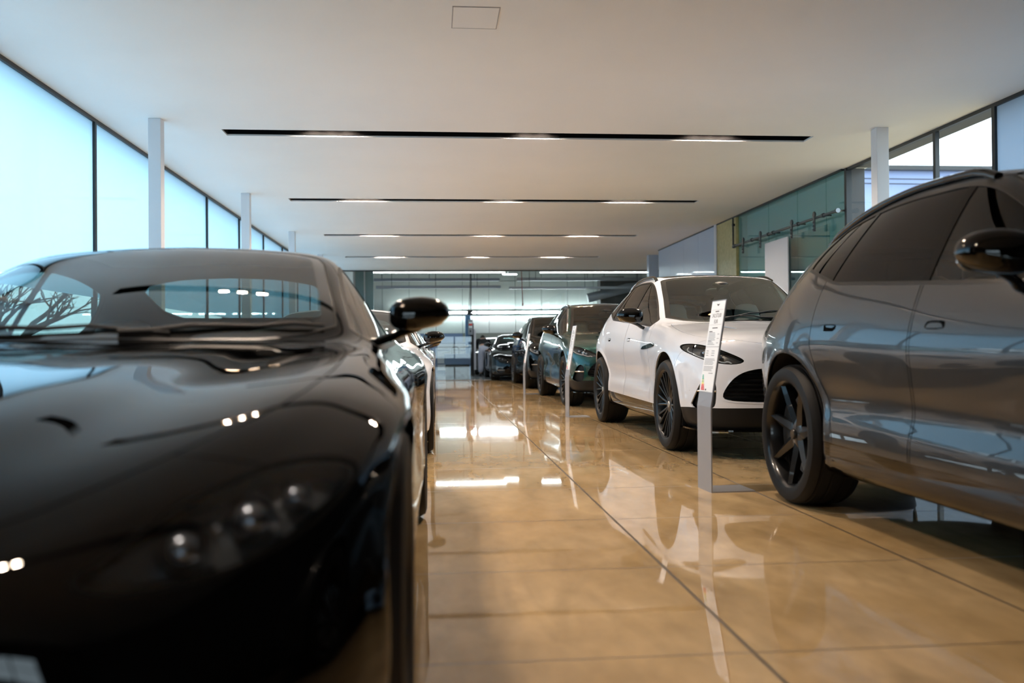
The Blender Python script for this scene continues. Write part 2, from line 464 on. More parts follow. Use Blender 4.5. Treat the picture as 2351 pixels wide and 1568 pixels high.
GT = dict(
 wb=2.805, ztyre=.362, rw=.272, width=.275, track_f=.815, track_r=.825, arch=.376, arch_z=.362,
 rows=[
 (-.87, [0]*11, [.14,.16,.24,.34,.43,.505,.545,.555,.56,.565,.567], [.08,.05,.02,0,0,.01,.035,.05,.05,.05,.05]),
 (-.862,[.26,.27,.28,.285,.28,.27,.25,.19,.13,.06,0], [.14,.16,.24,.34,.435,.515,.558,.570,.576,.58,.582], [.08,.05,.02,0,0,.01,.035,.05,.05,.05,.05]),
 (-.81, [.49,.53,.555,.555,.53,.485,.43,.33,.22,.11,0], [.14,.16,.24,.34,.45,.54,.592,.608,.616,.622,.624], [.06,.03,.01,0,0,.005,.02,.03,.03,.03,.03]),
 (-.65, [.68,.735,.765,.765,.735,.67,.60,.50,.33,.16,0], [.14,.16,.24,.35,.47,.585,.645,.667,.678,.690,.694]),
 (-.42, [.80,.865,.905,.915,.895,.855,.745,.635,.40,.20,0], [.14,.16,.25,.37,.52,.66,.712,.744,.742,.762,.766]),
 (-.15, [.82,.90,.94,.952,.948,.932,.82,.700,.44,.215,0], [.14,.17,.27,.41,.58,.725,.782,.805,.796,.815,.818]),
 (.15, [.82,.90,.945,.958,.958,.952,.85,.715,.46,.23,0], [.14,.17,.28,.43,.61,.765,.822,.845,.834,.852,.856]),
 (.55, [.82,.90,.95,.945,.935,.935,.84,.718,.50,.25,0], [.14,.17,.29,.43,.60,.775,.862,.884,.879,.893,.897]),
 (.74, [.82,.90,.955,.934,.927,.924,.84,.733,.57,.29,0], [.14,.17,.30,.43,.60,.77,.876,.897,.897,.908,.912]),
 (.80, [.82,.90,.955,.932,.925,.922,.835,.735,.59,.30,0], [.14,.17,.30,.43,.60,.77,.88,.902,.902,.916,.932]),
 (.90, [.82,.90,.955,.931,.925,.923,.835,.737,.645,.33,0], [.14,.17,.30,.43,.60,.77,.884,.916,.914,.962,.983]),
 (1.0,  [.82,.90,.955,.93,.925,.924,.835,.737,.682,.36,0], [.14,.17,.30,.43,.60,.77,.887,.940,.962,1.012,1.032]),
 (1.4,  [.82,.90,.955,.93,.925,.926,.838,.668,.612,.34,0], [.14,.17,.30,.43,.60,.775,.897,1.100,1.128,1.165,1.180]),
 (1.75, [.82,.90,.957,.932,.928,.928,.838,.622,.556,.31,0], [.14,.17,.30,.43,.60,.78,.905,1.198,1.235,1.262,1.273]),
 (2.1,  [.82,.90,.96,.95,.945,.938,.836,.602,.532,.29,0], [.14,.17,.30,.44,.61,.79,.915,1.215,1.257,1.285,1.295]),
 (2.5,  [.82,.90,.955,.957,.96,.95,.825,.585,.508,.28,0], [.15,.18,.31,.45,.63,.80,.93,1.165,1.208,1.240,1.251]),
 (2.805,[.82,.90,.957,.966,.969,.957,.80,.570,.482,.26,0], [.16,.19,.32,.46,.65,.82,.937,1.085,1.130,1.160,1.170]),
 (3.2,  [.79,.87,.93,.945,.948,.93,.77,.575,.46,.24,0], [.18,.21,.33,.47,.66,.82,.922,.975,1.0,1.022,1.03]),
 (3.5,  [.73,.80,.87,.89,.895,.87,.72,.55,.42,.21,0], [.20,.23,.34,.48,.66,.80,.875,.905,.922,.935,.94]),
 (3.72, [.60,.66,.72,.74,.745,.725,.62,.46,.34,.17,0], [.22,.25,.36,.49,.65,.775,.835,.855,.868,.877,.88]),
 (3.82, [.36,.39,.43,.44,.445,.43,.37,.27,.2,.1,0], [.24,.27,.37,.49,.64,.755,.81,.825,.835,.84,.84]),
 (3.86, [0]*11, [.24,.27,.37,.49,.63,.745,.80,.815,.82,.825,.825])],
 screen=[(0,.80),(.25,.815),(.45,.86),(.60,.945),(.682,1.02),(.655,1.2),(.612,1.42),(.575,1.62),(.545,1.705),(.40,1.735),(.2,1.748),(0,1.75)],
 rearglass=[(0,2.60),(.25,2.605),(.40,2.63),(.452,2.70),(.445,2.82),(.43,2.95),(.36,3.06),(.2,3.10),(0,3.11)],
 dlo=(1.06, 2.66, .014, .015), pillars=[(1.98,2.02,.1)],
 sill=lambda y: np.interp(y, [-2,-.5,-.4,.5,2.3,2.4,3.4,5], [.20,.20,.22,.235,.235,.24,.33,.34]),
 doors=[('door',[(.62,.12),(2.02,.12),(2.10,.45),(2.15,.70),(2.10,.95),(2.0,1.0),(1.05,.96),(.86,.89),(.72,.80),(.66,.6)])],
 handles=[[(1.80,.745),(1.98,.75),(1.98,.775),(1.80,.772)]],
 strake=[(.42,.70),(.48,.665),(.80,.655),(.84,.665),(.80,.68),(.48,.712)],
 flap=[(2.62,.83),(2.76,.835),(2.76,.92),(2.62,.915)],
 hood=[(0,-.79),(.28,-.77),(.42,-.70),(.54,-.57),(.66,-.38),(.74,-.18),(.77,.1),(.775,.4),(.755,.7),(.70,.86),(.55,.80),(.3,.755),(0,.745)],
 vent=[(.565,.16),(.61,.15),(.685,.60),(.665,.68),(.615,.60)],
 bumper_y=lambda z: np.interp(z, [0,.45,.58,.66,.72,1.3], [-.36,-.36,-.36,-.42,-.5,-.8]),
 lamp=[(.515,.580),(.58,.555),(.70,.560),(.79,.592),(.86,.645),(.875,.675),(.85,.692),(.77,.700),(.68,.678),(.60,.635),(.55,.595)],
 lamp_spots=[(.655,.607,.034),(.735,.637,.036),(.79,.66,.024)],
 grille=[(0,.515),(.25,.512),(.38,.49),(.45,.42),(.47,.33),(.44,.26),(.3,.235),(0,.23)],
 grille_lines=[.26,.29,.32,.35,.38,.41,.44,.47,.495],
 intake=[(.60,.21),(.80,.22),(.80,.30),(.76,.37),(.66,.36),(.60,.30)],
 blade_z=.30,
 roof=[(0,1.80),(.3,1.79),(.45,1.78),(.50,1.82),(.49,2.1),(.46,2.36),(0,2.38)],
 rail=None, black_roof=False,
 mirror=dict(c=(.965,1.12,1.013), r=(.105,.075,.060), foot=(.80,1.16,.915), knee=(.87,1.14,.938)),
 seat=dict(x=.37, y=1.95, z=.30, h=.70), dash=(1.0,1.40,.76,.90), wheel=(.37,1.55,.80), bench_y=None, roof_z=1.21, pod=None,
 exhaust=[(.45,.30),(.55,.30)], tail_lamp=[(.30,.735),(.62,.70),(.76,.66),(.77,.70),(.64,.755),(.32,.785)],
 splitter_z=.13, wiper=[((-.55,.885,0),(.20,.845,0)),((.05,.825,0),(.655,.985,0))])

def wheel_meshes(sp, style):
    """wheel at the origin, outer face towards -x -> [(name, mesh, mats)] tyre first"""
    R, w, rr = sp['ztyre'], sp['width'], sp['rw']
    h = w/2
    m = MB()
    prof = [(rr-.004, -h+.012), (rr+.010, -h+.002), (rr+.022, -h-.001), (rr+(R-rr)*.45, -h-.006), (rr+(R-rr)*.75, -h+.002), (R-.016, -h+.014), (R-.006, -h+.030), (R-.002, -h+.05)]
    for g in (-.32, -.10, .12, .33):
        c = g*w
        prof += [(R, c-.009), (R-.008, c-.005), (R-.008, c+.005), (R, c+.009)]
    prof += [(R-.002, h-.05), (R-.006, h-.03), (R-.016, h-.014), (rr+(R-rr)*.5, h+.004), (rr+.01, h-.002), (rr-.004, h-.012)]
    m.lathe(prof, 72, 'x', closed=True)
    tyre = m.mesh('tyre', 38)
    m = MB()
    m.lathe([(rr-.016, -h+.10), (rr-.012, -h+.03), (rr-.004, -h+.012), (rr+.006, -h+.004), (rr+.009, -h+.010), (rr, -h+.016), (rr-.004, h-.02), (rr-.02, h-.03), (rr-.022, -h+.10)], 64, 'x')
    def spoke(q0, q1, r0, r1, w0, w1, d0, d1, dep, ridge=0.0):
        # four-sided tapered bar with an optional central ridge, q = angle at hub / rim
        vs = []
        for (q, r, ww, d) in ((q0, r0, w0, d0), ((q0+q1)/2, (r0+r1)/2, (w0+w1)/2, (d0*.45+d1*.55)), (q1, r1, w1, d1)):
            c, s = math.cos(q), math.sin(q)
            for tt, hh in ((-1, ridge), (0, 0), (1, ridge), (1, dep), (-1, dep)):
                y = r*c - tt*ww/2*s; z = r*s + tt*ww/2*c
                vs.append((-h+d+hh, y, z))
        fs = []
        for k in range(2):
            for j in range(5):
                fs.append((k*5+j, k*5+(j+1) % 5, (k+1)*5+(j+1) % 5, (k+1)*5+j))
        fs += [(0, 4, 3, 2, 1), (10, 11, 12, 13, 14)]
        m.add(vs, fs)
    if style == 'multi':
        for i in range(10):
            q = 2*PI*i/10+.1
            for sgn in (-1, 1):
                spoke(q+sgn*.10, q+sgn*.155, .055, rr-.006, .018, .016, .050, .018, .030, .003)
        m.lathe([(0, -h+.046), (.05, -h+.046), (.075, -h+.052), (.08, -h+.08), (0, -h+.09)], 32, 'x')
    elif style == 'seven':
        for i in range(7):
            q = 2*PI*i/7+.30
            spoke(q, q, .045, rr-.005, .080, .028, .056, .020, .050, .018)
        m.lathe([(0, -h+.055), (.05, -h+.055), (.085, -h+.066), (.09, -h+.11), (0, -h+.12)], 28, 'x')
    else:
        for i in range(5):
            q = 2*PI*i/5+.2
            for sgn in (-1, 1):
                spoke(q+sgn*.20, q+sgn*.30, .05, rr-.005, .030, .022, .055, .018, .035, .006)
        m.lathe([(0, -h+.05), (.05, -h+.05), (.08, -h+.058), (.085, -h+.10), (0, -h+.11)], 28, 'x')
    rim = m.mesh('rim', 35)
    m = MB(); m.lathe([(0, -h+.040), (.026, -h+.040), (.030, -h+.046), (.030, -h+.06)], 24, 'x'); cap = m.mesh('hub_cap', 35)
    m = MB(); dr = rr*.80
    m.lathe([(.06, -h+.125), (dr, -h+.125), (dr, -h+.155), (.06, -h+.155)], 48, 'x'); disc = m.mesh('brake_disc', 35)
    m = MB()
    for k in range(7):
        pass
    q = np.linspace(-.55, .55, 8)
    vs = []; fs = []
    for a in q:
        c, s = math.cos(a+.2), math.sin(a+.2)
        for (r, hh) in ((dr*.62, -h+.085), (dr+.012, -h+.085), (dr+.012, -h+.185), (dr*.62, -h+.185)): vs.append((hh, r*c, r*s))
    for i in range(7):
        for j in range(4): fs.append((i*4+j, i*4+(j+1) % 4, (i+1)*4+(j+1) % 4, (i+1)*4+j))
    fs += [(3, 2, 1, 0), (28, 29, 30, 31)]
    m.add(vs, fs); cal = m.mesh('brake_caliper', 35, bevel=.004)
    return [('wheel', tyre, ['tyre_rubber']), ('rim', rim, ['RIM']), ('hub_cap', cap, ['rim_black' if style == 'seven' else 'steel']), ('brake_disc', disc, ['brake_steel']), ('brake_caliper', cal, ['caliper_dark'])]

def seat_meshes(sp):
    s = sp['seat']; z0, hh = s['z'], s['h']
    def slab(st):    # stations (y, z, halfw, halfthick, dirangle)
        vs = []; fs = []; n = 16
        for (y, z, w, t, a) in st:
            for j in range(n):
                q = 2*PI*j/n
                ex = math.copysign(abs(math.cos(q))**.55, math.cos(q))*w; et = math.copysign(abs(math.sin(q))**.7, math.sin(q))*t
                vs.append((ex, y+et*math.cos(a), z+et*math.sin(a)))
        k = len(st)
        for i in range(k-1):
            for j in range(n): fs.append((i*n+j, i*n+(j+1) % n, (i+1)*n+(j+1) % n, (i+1)*n+j))
        fs += [tuple(range(n-1, -1, -1)), tuple((k-1)*n+j for j in range(n))]
        return vs, fs
    m = MB()
    a = 1.45
    m.add(*slab([(-.52, z0-.02, .20, .04, a), (-.48, z0, .25, .075, a), (-.3, z0-.01, .26, .08, a), (-.05, z0-.05, .25, .09, a), (.02, z0-.05, .2, .06, a)]))
    base = m.mesh('seat_base', 50)
    m = MB()
    k = .30; b = .28
    def at(u): return (.02+u*hh*math.sin(k)*.9, z0+.02+u*hh*math.cos(k))
    st = []
    for u, w, t in ((0, .20, .05), (.06, .24, .08), (.3, .265, .085), (.55, .255, .075), (.70, .215, .065), (.80, .15, .055), (.86, .135, .06), (.95, .13, .065), (1.03, .11, .05), (1.06, .06, .02)):
        y, z = at(u); st.append((y, z, w, t, -b))
    m.add(*slab(st)); back = m.mesh('seat_back', 50)
    return base, back

for r in GT['rows']:     # taller cabin
    for i in range(5, 11):
        if r[2][i] > .96: r[2][i] = round(r[2][i]+(r[2][i]-.96)*.125, 4)

_CACHE = {}
def car_parts(kind, style):
    key = (kind, style)
    if key in _CACHE: return _CACHE[key]
    sp = SUV if kind == 'suv' else GT
    rec = []
    def R(name, me, mats, par=None, loc=(0, 0, 0), rz=0, label=None):
        rec.append((name, me, mats, par, loc, rz, label)); return len(rec)-1
    seg = [2, 4, 6, 6, 7, 10, 12, 5, 9, 9]
    P, tt, G = loft(sp['rows'], seg, 250, 1.5, 1.0)
    # raised lip around the wheel openings
    def arch_d(y, z): return np.minimum(np.hypot(y, z-sp['arch_z']), np.hypot(y-sp['wb'], z-sp['arch_z']))-sp['arch']
    d = arch_d(P[..., 1], P[..., 2])
    lip = np.clip(1-np.abs(d-.012)/.045, 0, 1); lip = lip*lip*(3-2*lip)*.006*np.clip((6.2-tt)/.6, 0, 1)[None, :]
    P[..., 0] += np.where(P[..., 0] > .6, lip, 0)
    S = grid_surf(P, tt)
    li = lambda y, l: np.interp(y, G[:, l, 1], G[:, l, 2])
    full = S
    def near(tx=None, ty=None, tz=None, cond=None):
        V = full.V; c = np.zeros(len(V))
        if tx is not None: c += (V[:, 0]-tx)**2
        if ty is not None: c += (V[:, 1]-ty)**2
        if tz is not None: c += (V[:, 2]-tz)**2
        if cond is not None: c = np.where(cond(V), c, 9e9)
        i = int(np.argmin(c)); return V[i, :3].copy(), V[i, 3:6].copy()
    front = lambda V: (V[:, 1] < .1)
    def cut(S, poly, proj, cond, shift=0.0):
        f = sd_poly(S.V[:, proj], poly)+shift
        f = np.where(cond(S.V), f, np.maximum(f, .05))
        return split(S, f)
    sym = lambda poly: list(poly)+[(-a, b) for a, b in reversed(poly)]
    seams = []
    def panel(S, poly, proj, cond, gap=.0022):
        """cut a panel out of S leaving a shut line"""
        a, rest = cut(S, poly, proj, cond, gap)
        g, rest = cut(rest, poly, proj, cond, -gap)
        if len(g.F): seams.append(g.offset(-.007))
        return a, rest
    # wheel openings
    f = arch_d(S.y, S.z); f = np.where((S.t < 6.0) & (S.x > .5), f, np.maximum(f, .02))
    _, S = split(S, f)
    # glass
    SX = sym(sp['screen']); RG = sym(sp['rearglass'])
    c_ws = lambda V: (V[:, 7] > 7.3) & (V[:, 1] > .3) & (V[:, 1] < 1.95) & (V[:, 2] > .85)
    ws, S = cut(S, SX, [0, 1], c_ws)
    tr, S = cut(S, SX, [0, 1], c_ws, -.010)
    frit, ws = split(ws, -(sd_poly(ws.V[:, [0, 1]], SX)+.042))
    ws, frit = frit, ws     # split() gives f<0 first: deep inside is the clear pane
    if len(ws.F) and np.abs(ws.x).max() > np.abs(frit.x).max(): ws, frit = frit, ws
    wtrim = [tr]; rtrim = []; trims = []; ltrim = []
    c_rg = lambda V: (V[:, 7] > 7.3) & (V[:, 1] > 2.2) & (V[:, 2] > .9)
    rg, S = cut(S, RG, [0, 1], c_rg)
    tr, S = cut(S, RG, [0, 1], c_rg, -.010); rtrim.append(tr)
    y0, y1, mb, mt = sp['dlo']
    ys = np.linspace(y0, y1, 60)
    up_ = (lambda y: max(0, y-2.6)*.20) if kind == 'suv' else (lambda y: max(0, y-2.1)*.06)
    lo = [(y, li(y, 6)+mb+up_(y)) for y in ys]; hi = [(y, max(li(y, 7)-mt, li(y, 6)+mb+.012)) for y in ys[::-1]]
    top_end = 3.0 if kind == 'suv' else 2.5
    hi = [(y, z-(max(0, y-top_end)**1.5)*(2.0 if kind == 'suv' else 1.6)) for y, z in hi]
    hi = [(y, max(z, li(y, 6)+mb+up_(y)+.01)) for y, z in hi]
    dlo = chaikin(lo+hi, 1)
    c_sg = lambda V: (V[:, 7] > 5.4) & (V[:, 7] < 7.25) & (V[:, 1] > .6) & (V[:, 1] < 3.4)
    sg, S = cut(S, dlo, [1, 2], c_sg)
    tr, S = cut(S, dlo, [1, 2], c_sg, -.016); trims.append(tr)
    # pillars between the side panes
    panes = []; pils = []; rest = sg
    for (pa, pb, lean) in sp['pillars']:
        z0 = li(pa, 6)
        fa = rest.y-(pa-(rest.z-z0)*lean); A, rest = split(rest, fa)
        fb = rest.y-(pb-(rest.z-z0)*lean); pil, rest = split(rest, fb)
        panes.append(A); pils.append(pil)
    panes.append(rest)
    # front face
    c_fr = lambda V: (V[:, 1] < .12) & (V[:, 7] > .6)
    lamp_poly = chaikin(sp['lamp'], 2); grille_poly = sym(chaikin(sp['grille'], 2, False)); in_poly = chaikin(sp['intake'], 2)
    lens, S = cut(S, lamp_poly, [0, 2], c_fr)
    tr, S = cut(S, lamp_poly, [0, 2], c_fr, -.006); ltrim.append(tr)
    gri, S = cut(S, grille_poly, [0, 2], c_fr)
    gtr, S = cut(S, grille_poly, [0, 2], c_fr, -.012)
    itk, S = cut(S, in_poly, [0, 2], c_fr)
    c_tail = lambda V: (V[:, 1] > sp['wb']+.45)
    tl, S = cut(S, chaikin(sp['tail_lamp'], 1), [0, 2], c_tail)
    # lower black trim
    low, S = split(S, S.z-sp['sill'](S.y))
    # small flank panels
    c_side = lambda V: (V[:, 7] > 1.5) & (V[:, 7] < 6.6) & (V[:, 0] > .5)
    handles = []
    for hp in sp['handles']:
        (ya, za), (yb, zb) = hp[0], hp[2]; c_ = .010
        hp = chaikin([(ya+c_, za), (yb-c_, za+.002), (yb, za+.002+c_), (yb, zb-c_), (yb-c_, zb), (ya+c_, zb-.002), (ya, zb-.002-c_), (ya, za+c_)], 1)
        a, S = panel(S, hp, [1, 2], c_side, .0022); handles.append(a)
    strake, S = cut(S, chaikin(sp['strake'], 2), [1, 2], c_side)
    doors = []
    for nm, dp in sp['doors']:
        c_d = lambda V: (V[:, 7] > .5) & (V[:, 0] > .5) & (V[:, 7] < 6.35)
        a, S = panel(S, dp, [1, 2], c_d, .0026); doors.append((nm, a))
    # bonnet, its vents, bumper, roof
    c_top = lambda V: (V[:, 7] > 5.2) & (V[:, 1] < .95)
    vent, S = cut(S, chaikin(sp['vent'], 2), [0, 1], lambda V: (V[:, 7] > 6) & (V[:, 1] < .9))
    hood, S = panel(S, sym(chaikin(sp['hood'], 1, False)), [0, 1], c_top)
    roofp, S = panel(S, sym(chaikin(sp['roof'], 1, False)), [0, 1], lambda V: (V[:, 7] > 7.3) & (V[:, 1] > 1.6) & (V[:, 2] > 1.1), .0015)
    fb = S.y-sp['bumper_y'](S.z)
    bump, S = split(S, fb)
    g, S2 = split(S, S.y-sp['bumper_y'](S.z)-.004)
    seams.append(g.offset(-.007)); S = S2
    rb = -(S.y-(sp['wb']+np.interp(S.z, [0, .5, .75, .85], [.40, .40, .42, .5])))
    rb = np.where((S.y > sp['wb']+.3) & (S.z < (.88 if kind == 'suv' else .70)), rb, np.maximum(rb, .02))
    rbump, S = split(S, rb)
    PA = ['PAINT', 'cabin_dark']
    R('body_shell', surf_mesh('body_shell', S.both(), .010), PA)
    R('hood', surf_mesh('hood', hood.both(), .010), PA)
    R('front_bumper', surf_mesh('front_bumper', bump.both(), .012), PA)
    R('rear_bumper', surf_mesh('rear_bumper', rbump.both(), .012), PA)
    R('roof_panel', surf_mesh('roof_panel', roofp.both(), .010), ['gloss_black' if sp['black_roof'] else 'PAINT', 'headliner_grey'])
    R('windshield', surf_mesh('windshield', ws.both()), ['glass_windscreen'])
    R('windshield_border', surf_mesh('windshield_border', frit.both(), .004), ['glass_frit', 'glass_frit'])
    R('rear_window', surf_mesh('rear_window', rg.both()), ['glass_rear' if kind == 'gt' else 'glass_privacy'])
    R('windshield_trim', surf_mesh('windshield_trim', wtrim[0].both().offset(.0015), .008), ['satin_black', 'cabin_dark'])
    R('rear_window_trim', surf_mesh('rear_window_trim', rtrim[0].both().offset(.0015), .008), ['satin_black', 'cabin_dark'])
    for side in (1, -1):
        q = (lambda s: s) if side == 1 else (lambda s: s.mirror())
        R('side_window_trim', surf_mesh('side_window_trim', q(trims[0].offset(.0015)), .008), ['satin_black', 'cabin_dark'])
        for p_ in pils: R('door_pillar', surf_mesh('door_pillar', q(p_.offset(.0005)), .006), ['glass_privacy', 'cabin_dark'])
    sj = [t for t in seams if len(t.F)]
    T = Surf(np.vstack([t.V for t in sj]), [tuple(i+o for i in f) for t, o in zip(sj, np.cumsum([0]+[len(t.V) for t in sj[:-1]])) for f in t.F])
    R('shut_line', surf_mesh('shut_line', T.both()), ['seam_dark'])
    lowf, low = split(low, low.y+.41)
    R('lower_grille', surf_mesh('lower_grille', lowf.both(), .012), ['mesh_black', 'liner_black'])
    R('sill_trim', surf_mesh('sill_trim', low.both(), .012), ['gloss_black', 'liner_black'])
    for side in (1, -1):
        q = (lambda s: s) if side == 1 else (lambda s: s.mirror())
        di = []
        for k, (nm, a) in enumerate(doors):
            i = R('door', surf_mesh('door', q(a), .014), PA); di.append(i)
            R('door_handle', surf_mesh('door_handle', q(handles[k].offset(.003)), .012), PA, i)
        for k, a in enumerate(panes):
            if not len(a.F): continue
            dark = kind == 'suv' and k > 0
            R('side_window', surf_mesh('side_window', q(a.offset(-.003))), ['glass_privacy' if dark else 'glass_side'])
        R('side_strake', surf_mesh('side_strake', q(strake.offset(.007)), .016), ['gloss_black', 'gloss_black'])
        R('bonnet_vent', surf_mesh('bonnet_vent', q(vent.offset(-.012)), .004), ['mesh_black', 'mesh_black'])
        # headlight: bowl, clear lens, projector lamps, light guide
        bowl = lens.offset(-.045)
        hl = R('headlight', surf_mesh('headlight', q(bowl), .006), ['lamp_bowl', 'lamp_bowl'], label='dark headlight with clear lens')
        R('headlight_lens', surf_mesh('headlight_lens', q(lens.offset(-.001))), ['glass_lens'], hl)
        m = MB(); R('headlight_rim', surf_mesh('headlight_rim', q(ltrim[0].offset(.0005)), .008), ['seam_dark', 'cabin_dark'], hl)
        c0 = np.mean(sp['lamp'], axis=0); half = chaikin(sp['lamp'][1:7] if kind == 'suv' else sp['lamp'][1:5], 2, False)
        pts = []
        for (px, pz) in half[::2]:
            p, n = near(px+(c0[0]-px)*.10, None, pz+(c0[1]-pz)*.18, front); pts.append(p-n*.018)
        if len(pts) > 3 and kind == 'suv':
            m.tube([(side*p[0], p[1], p[2]) for p in chaikin(pts, 1, False)], .0055, 6)
            R('light_guide', m.mesh('light_guide'), ['drl_clear'], hl)
        for (px, pz, r) in sp['lamp_spots']:
            p, n = near(px, None, pz, front); c = p-n*.030
            mm = MB(); mm.ellip((0, 0, 0), (r*.8, r*.8, r*.8), 14, 8); mm.v = [(side*(x+c[0]), y+c[1], z+c[2]) for x, y, z in mm.v]
            mm.tube([(side*(c[0]+n[0]*u), c[1]+n[1]*u, c[2]+n[2]*u) for u in (-.025, .0, .012)], [r*1.05, r*1.15, r*1.25], 18, cap=False)
            R('projector_lamp', mm.mesh('projector_lamp'), ['lamp_silver' if kind == 'suv' else 'lamp_smoke'], hl)
        # side intake with a blade
        it = R('side_intake', surf_mesh('side_intake', q(itk.offset(-.035)), .004), ['mesh_black', 'mesh_black'])
        xs = [p[0] for p in in_poly]
        m = MB(); pts = []
        for x_ in np.linspace(min(xs)-.01, max(xs)+.005, 6):
            p, n = near(x_, None, sp['blade_z'], front); pts.append((side*(p[0]-n[0]*.012), p[1]-n[1]*.012, sp['blade_z']))
        m.tube(pts, .013, 8, squash=.8)
        R('intake_blade', m.mesh('intake_blade'), ['lamp_silver'], it, label='bright metal intake blade')
        for zz in np.linspace(min(p[1] for p in in_poly)+.03, max(p[1] for p in in_poly)-.03, 5):
            pass
        R('tail_light', surf_mesh('tail_light', q(tl.offset(.003)), .012), ['tail_red', 'liner_black'])
        # wheel well
        for yc in (0.0, sp['wb']):
            m = MB(); r = sp['arch']+.012; n = 28; vs = []; fs = []
            zlow = sp['arch_z']-.20
            a0 = math.asin((zlow-sp['arch_z'])/r)
            ang = np.linspace(a0, PI-a0, n)
            for a_ in ang:
                ya, za = yc+r*math.cos(a_), sp['arch_z']+r*math.sin(a_)
                ks = np.where((np.abs(P[..., 1]-ya) < .05) & (np.abs(P[..., 2]-za) < .05) & (tt[None, :] < 6.3), P[..., 0], 9).min()
                for xx in (.50, (ks if ks < 2 else .90)-.016): vs.append((side*xx, ya, za))
            for k in range(n-1): fs.append((2*k, 2*k+1, 2*k+3, 2*k+2))
            m.add(vs, fs)
            m.add([(side*.50, yc+r*math.cos(a_), sp['arch_z']+r*math.sin(a_)) for a_ in ang], [tuple(range(n))])
            R('wheel_liner', m.mesh('wheel_liner', 60), ['liner_black'])
        # door mirror
        mr = sp['mirror']; c, r = mr['c'], mr['r']
        m = MB(); m.ellip((0, 0, 0), (1, 1, 1), 28, 18, .72)
        def shape(x, y, z):
            zz = z*(1.0+.12*x) if z > 0 else z*(.92-.10*x)
            zz += .28*(1-x)*.5*(z < 0)*.0
            yy = y*(.75 if y > 0 else 1.0)
            up = .10*(-x) if z > 0 else .22*x*0
            sh = 1-.28*max(0, x)**1.5*(1 if z < 0 else .55)
            return (side*(c[0]+x*r[0]), c[1]+yy*r[1]+.25*r[1]*x, c[2]+(zz*sh+(.10*x if z < 0 else 0))*r[2]-.10*r[2]*max(0, x)*(z > 0))
        m.xf(shape)
        if side == 1: pass
        mi = R('door_mirror', m.mesh('door_mirror', 60), ['gloss_black'])
        m = MB(); f0, k0 = mr['foot'], mr['knee']
        pts = chaikin([(side*f0[0], f0[1], f0[2]), (side*(f0[0]+.02), f0[1]-.005, f0[2]+.005), (side*k0[0], k0[1], k0[2]), (side*c[0], c[1], c[2]-r[2]*.75)], 2, False)
        m.tube(pts, [.030-.008*k/len(pts) for k in range(len(pts))], 10, squash=.6)
        R('mirror_arm', m.mesh('mirror_arm', 60), ['gloss_black'], mi)
        m = MB(); m.ellip((side*c[0], c[1]+r[1]*.72, c[2]), (r[0]*.86, .004, r[2]*.80), 24, 10, .7)
        R('mirror_glass', m.mesh('mirror_glass', 60), ['mirror_glass'], mi)
    # grille
    gr = R('grille', surf_mesh('grille', gri.both().offset(-.045), .004), ['mesh_black', 'mesh_black'])
    R('grille_surround', surf_mesh('grille_surround', gtr.both().offset(.003), .05), ['PAINT' if kind == 'suv' else 'satin_black', 'liner_black'], gr)
    gp = np.array(grille_poly)
    for zz in sp['grille_lines']:
        xs = []
        for k in range(len(gp)):
            a_, b_ = gp[k], gp[(k+1) % len(gp)]
            if (a_[1]-zz)*(b_[1]-zz) < 0: xs.append(a_[0]+(b_[0]-a_[0])*(zz-a_[1])/(b_[1]-a_[1]))
        if len(xs) < 2: continue
        m = MB(); pts = []
        for x_ in np.linspace(min(xs), max(xs), 17):
            p, n = near(abs(x_), None, zz, front); pts.append((x_, p[1]-n[1]*.022, zz))
        m.tube(pts, .0075, 6, squash=1.0)
        R('grille_vane', m.mesh('grille_vane'), ['gloss_black'], gr)
    # splitter shelf
    idx = [i for i in range(G.shape[0]) if G[i, 1, 1] < -.36]
    path = [G[i, 1] for i in idx]
    m = MB(); vs = []; fs = []
    zs = sp['splitter_z']
    for k, p in enumerate(path):
        i = idx[k]; tan = G[min(i+1, len(G)-1), 1]-G[max(i-1, 0), 1]; nn = np.array([tan[1], -tan[0]]); nn /= np.linalg.norm(nn)+1e-9
        if nn[0] < 0 and k > 3: nn = -nn
        o = .035
        for (e, z_) in ((-.10, zs-.012), (o, zs-.006), (o, zs+.006), (-.10, zs+.022)):
            vs.append((max(0, p[0]+nn[0]*e), p[1]+nn[1]*e, z_))
    for k in range(len(path)-1):
        for j in range(4): fs.append((k*4+j, k*4+(j+1) % 4, (k+1)*4+(j+1) % 4, (k+1)*4+j))
    fs.append(tuple((len(path)-1)*4+j for j in range(4)))
    m.add(vs, fs); m.join(m.mirrored())
    R('front_splitter', m.mesh('front_splitter', 40), ['gloss_black'])
    # underbody
    m = MB(); zs_ = sp['rows'][6][2][0]
    L0 = [G[i, 0] for i in range(0, G.shape[0], 3)]
    vs = []; fs = []
    for p in L0: vs += [(p[0], p[1], p[2]), (-p[0], p[1], p[2])]
    for k in range(len(L0)-1): fs.append((2*k, 2*k+1, 2*k+3, 2*k+2))
    m.add(vs, fs)
    m.box((-.74, sp['arch']+.05, zs_+.004), (.74, sp['wb']-sp['arch']-.05, zs_+.10))
    R('underbody', m.mesh('underbody', 30), ['liner_black'])
    # cabin
    d0, d1, dz0, dz1 = sp['dash']
    m = MB(); n = 15; vs = []; fs = []
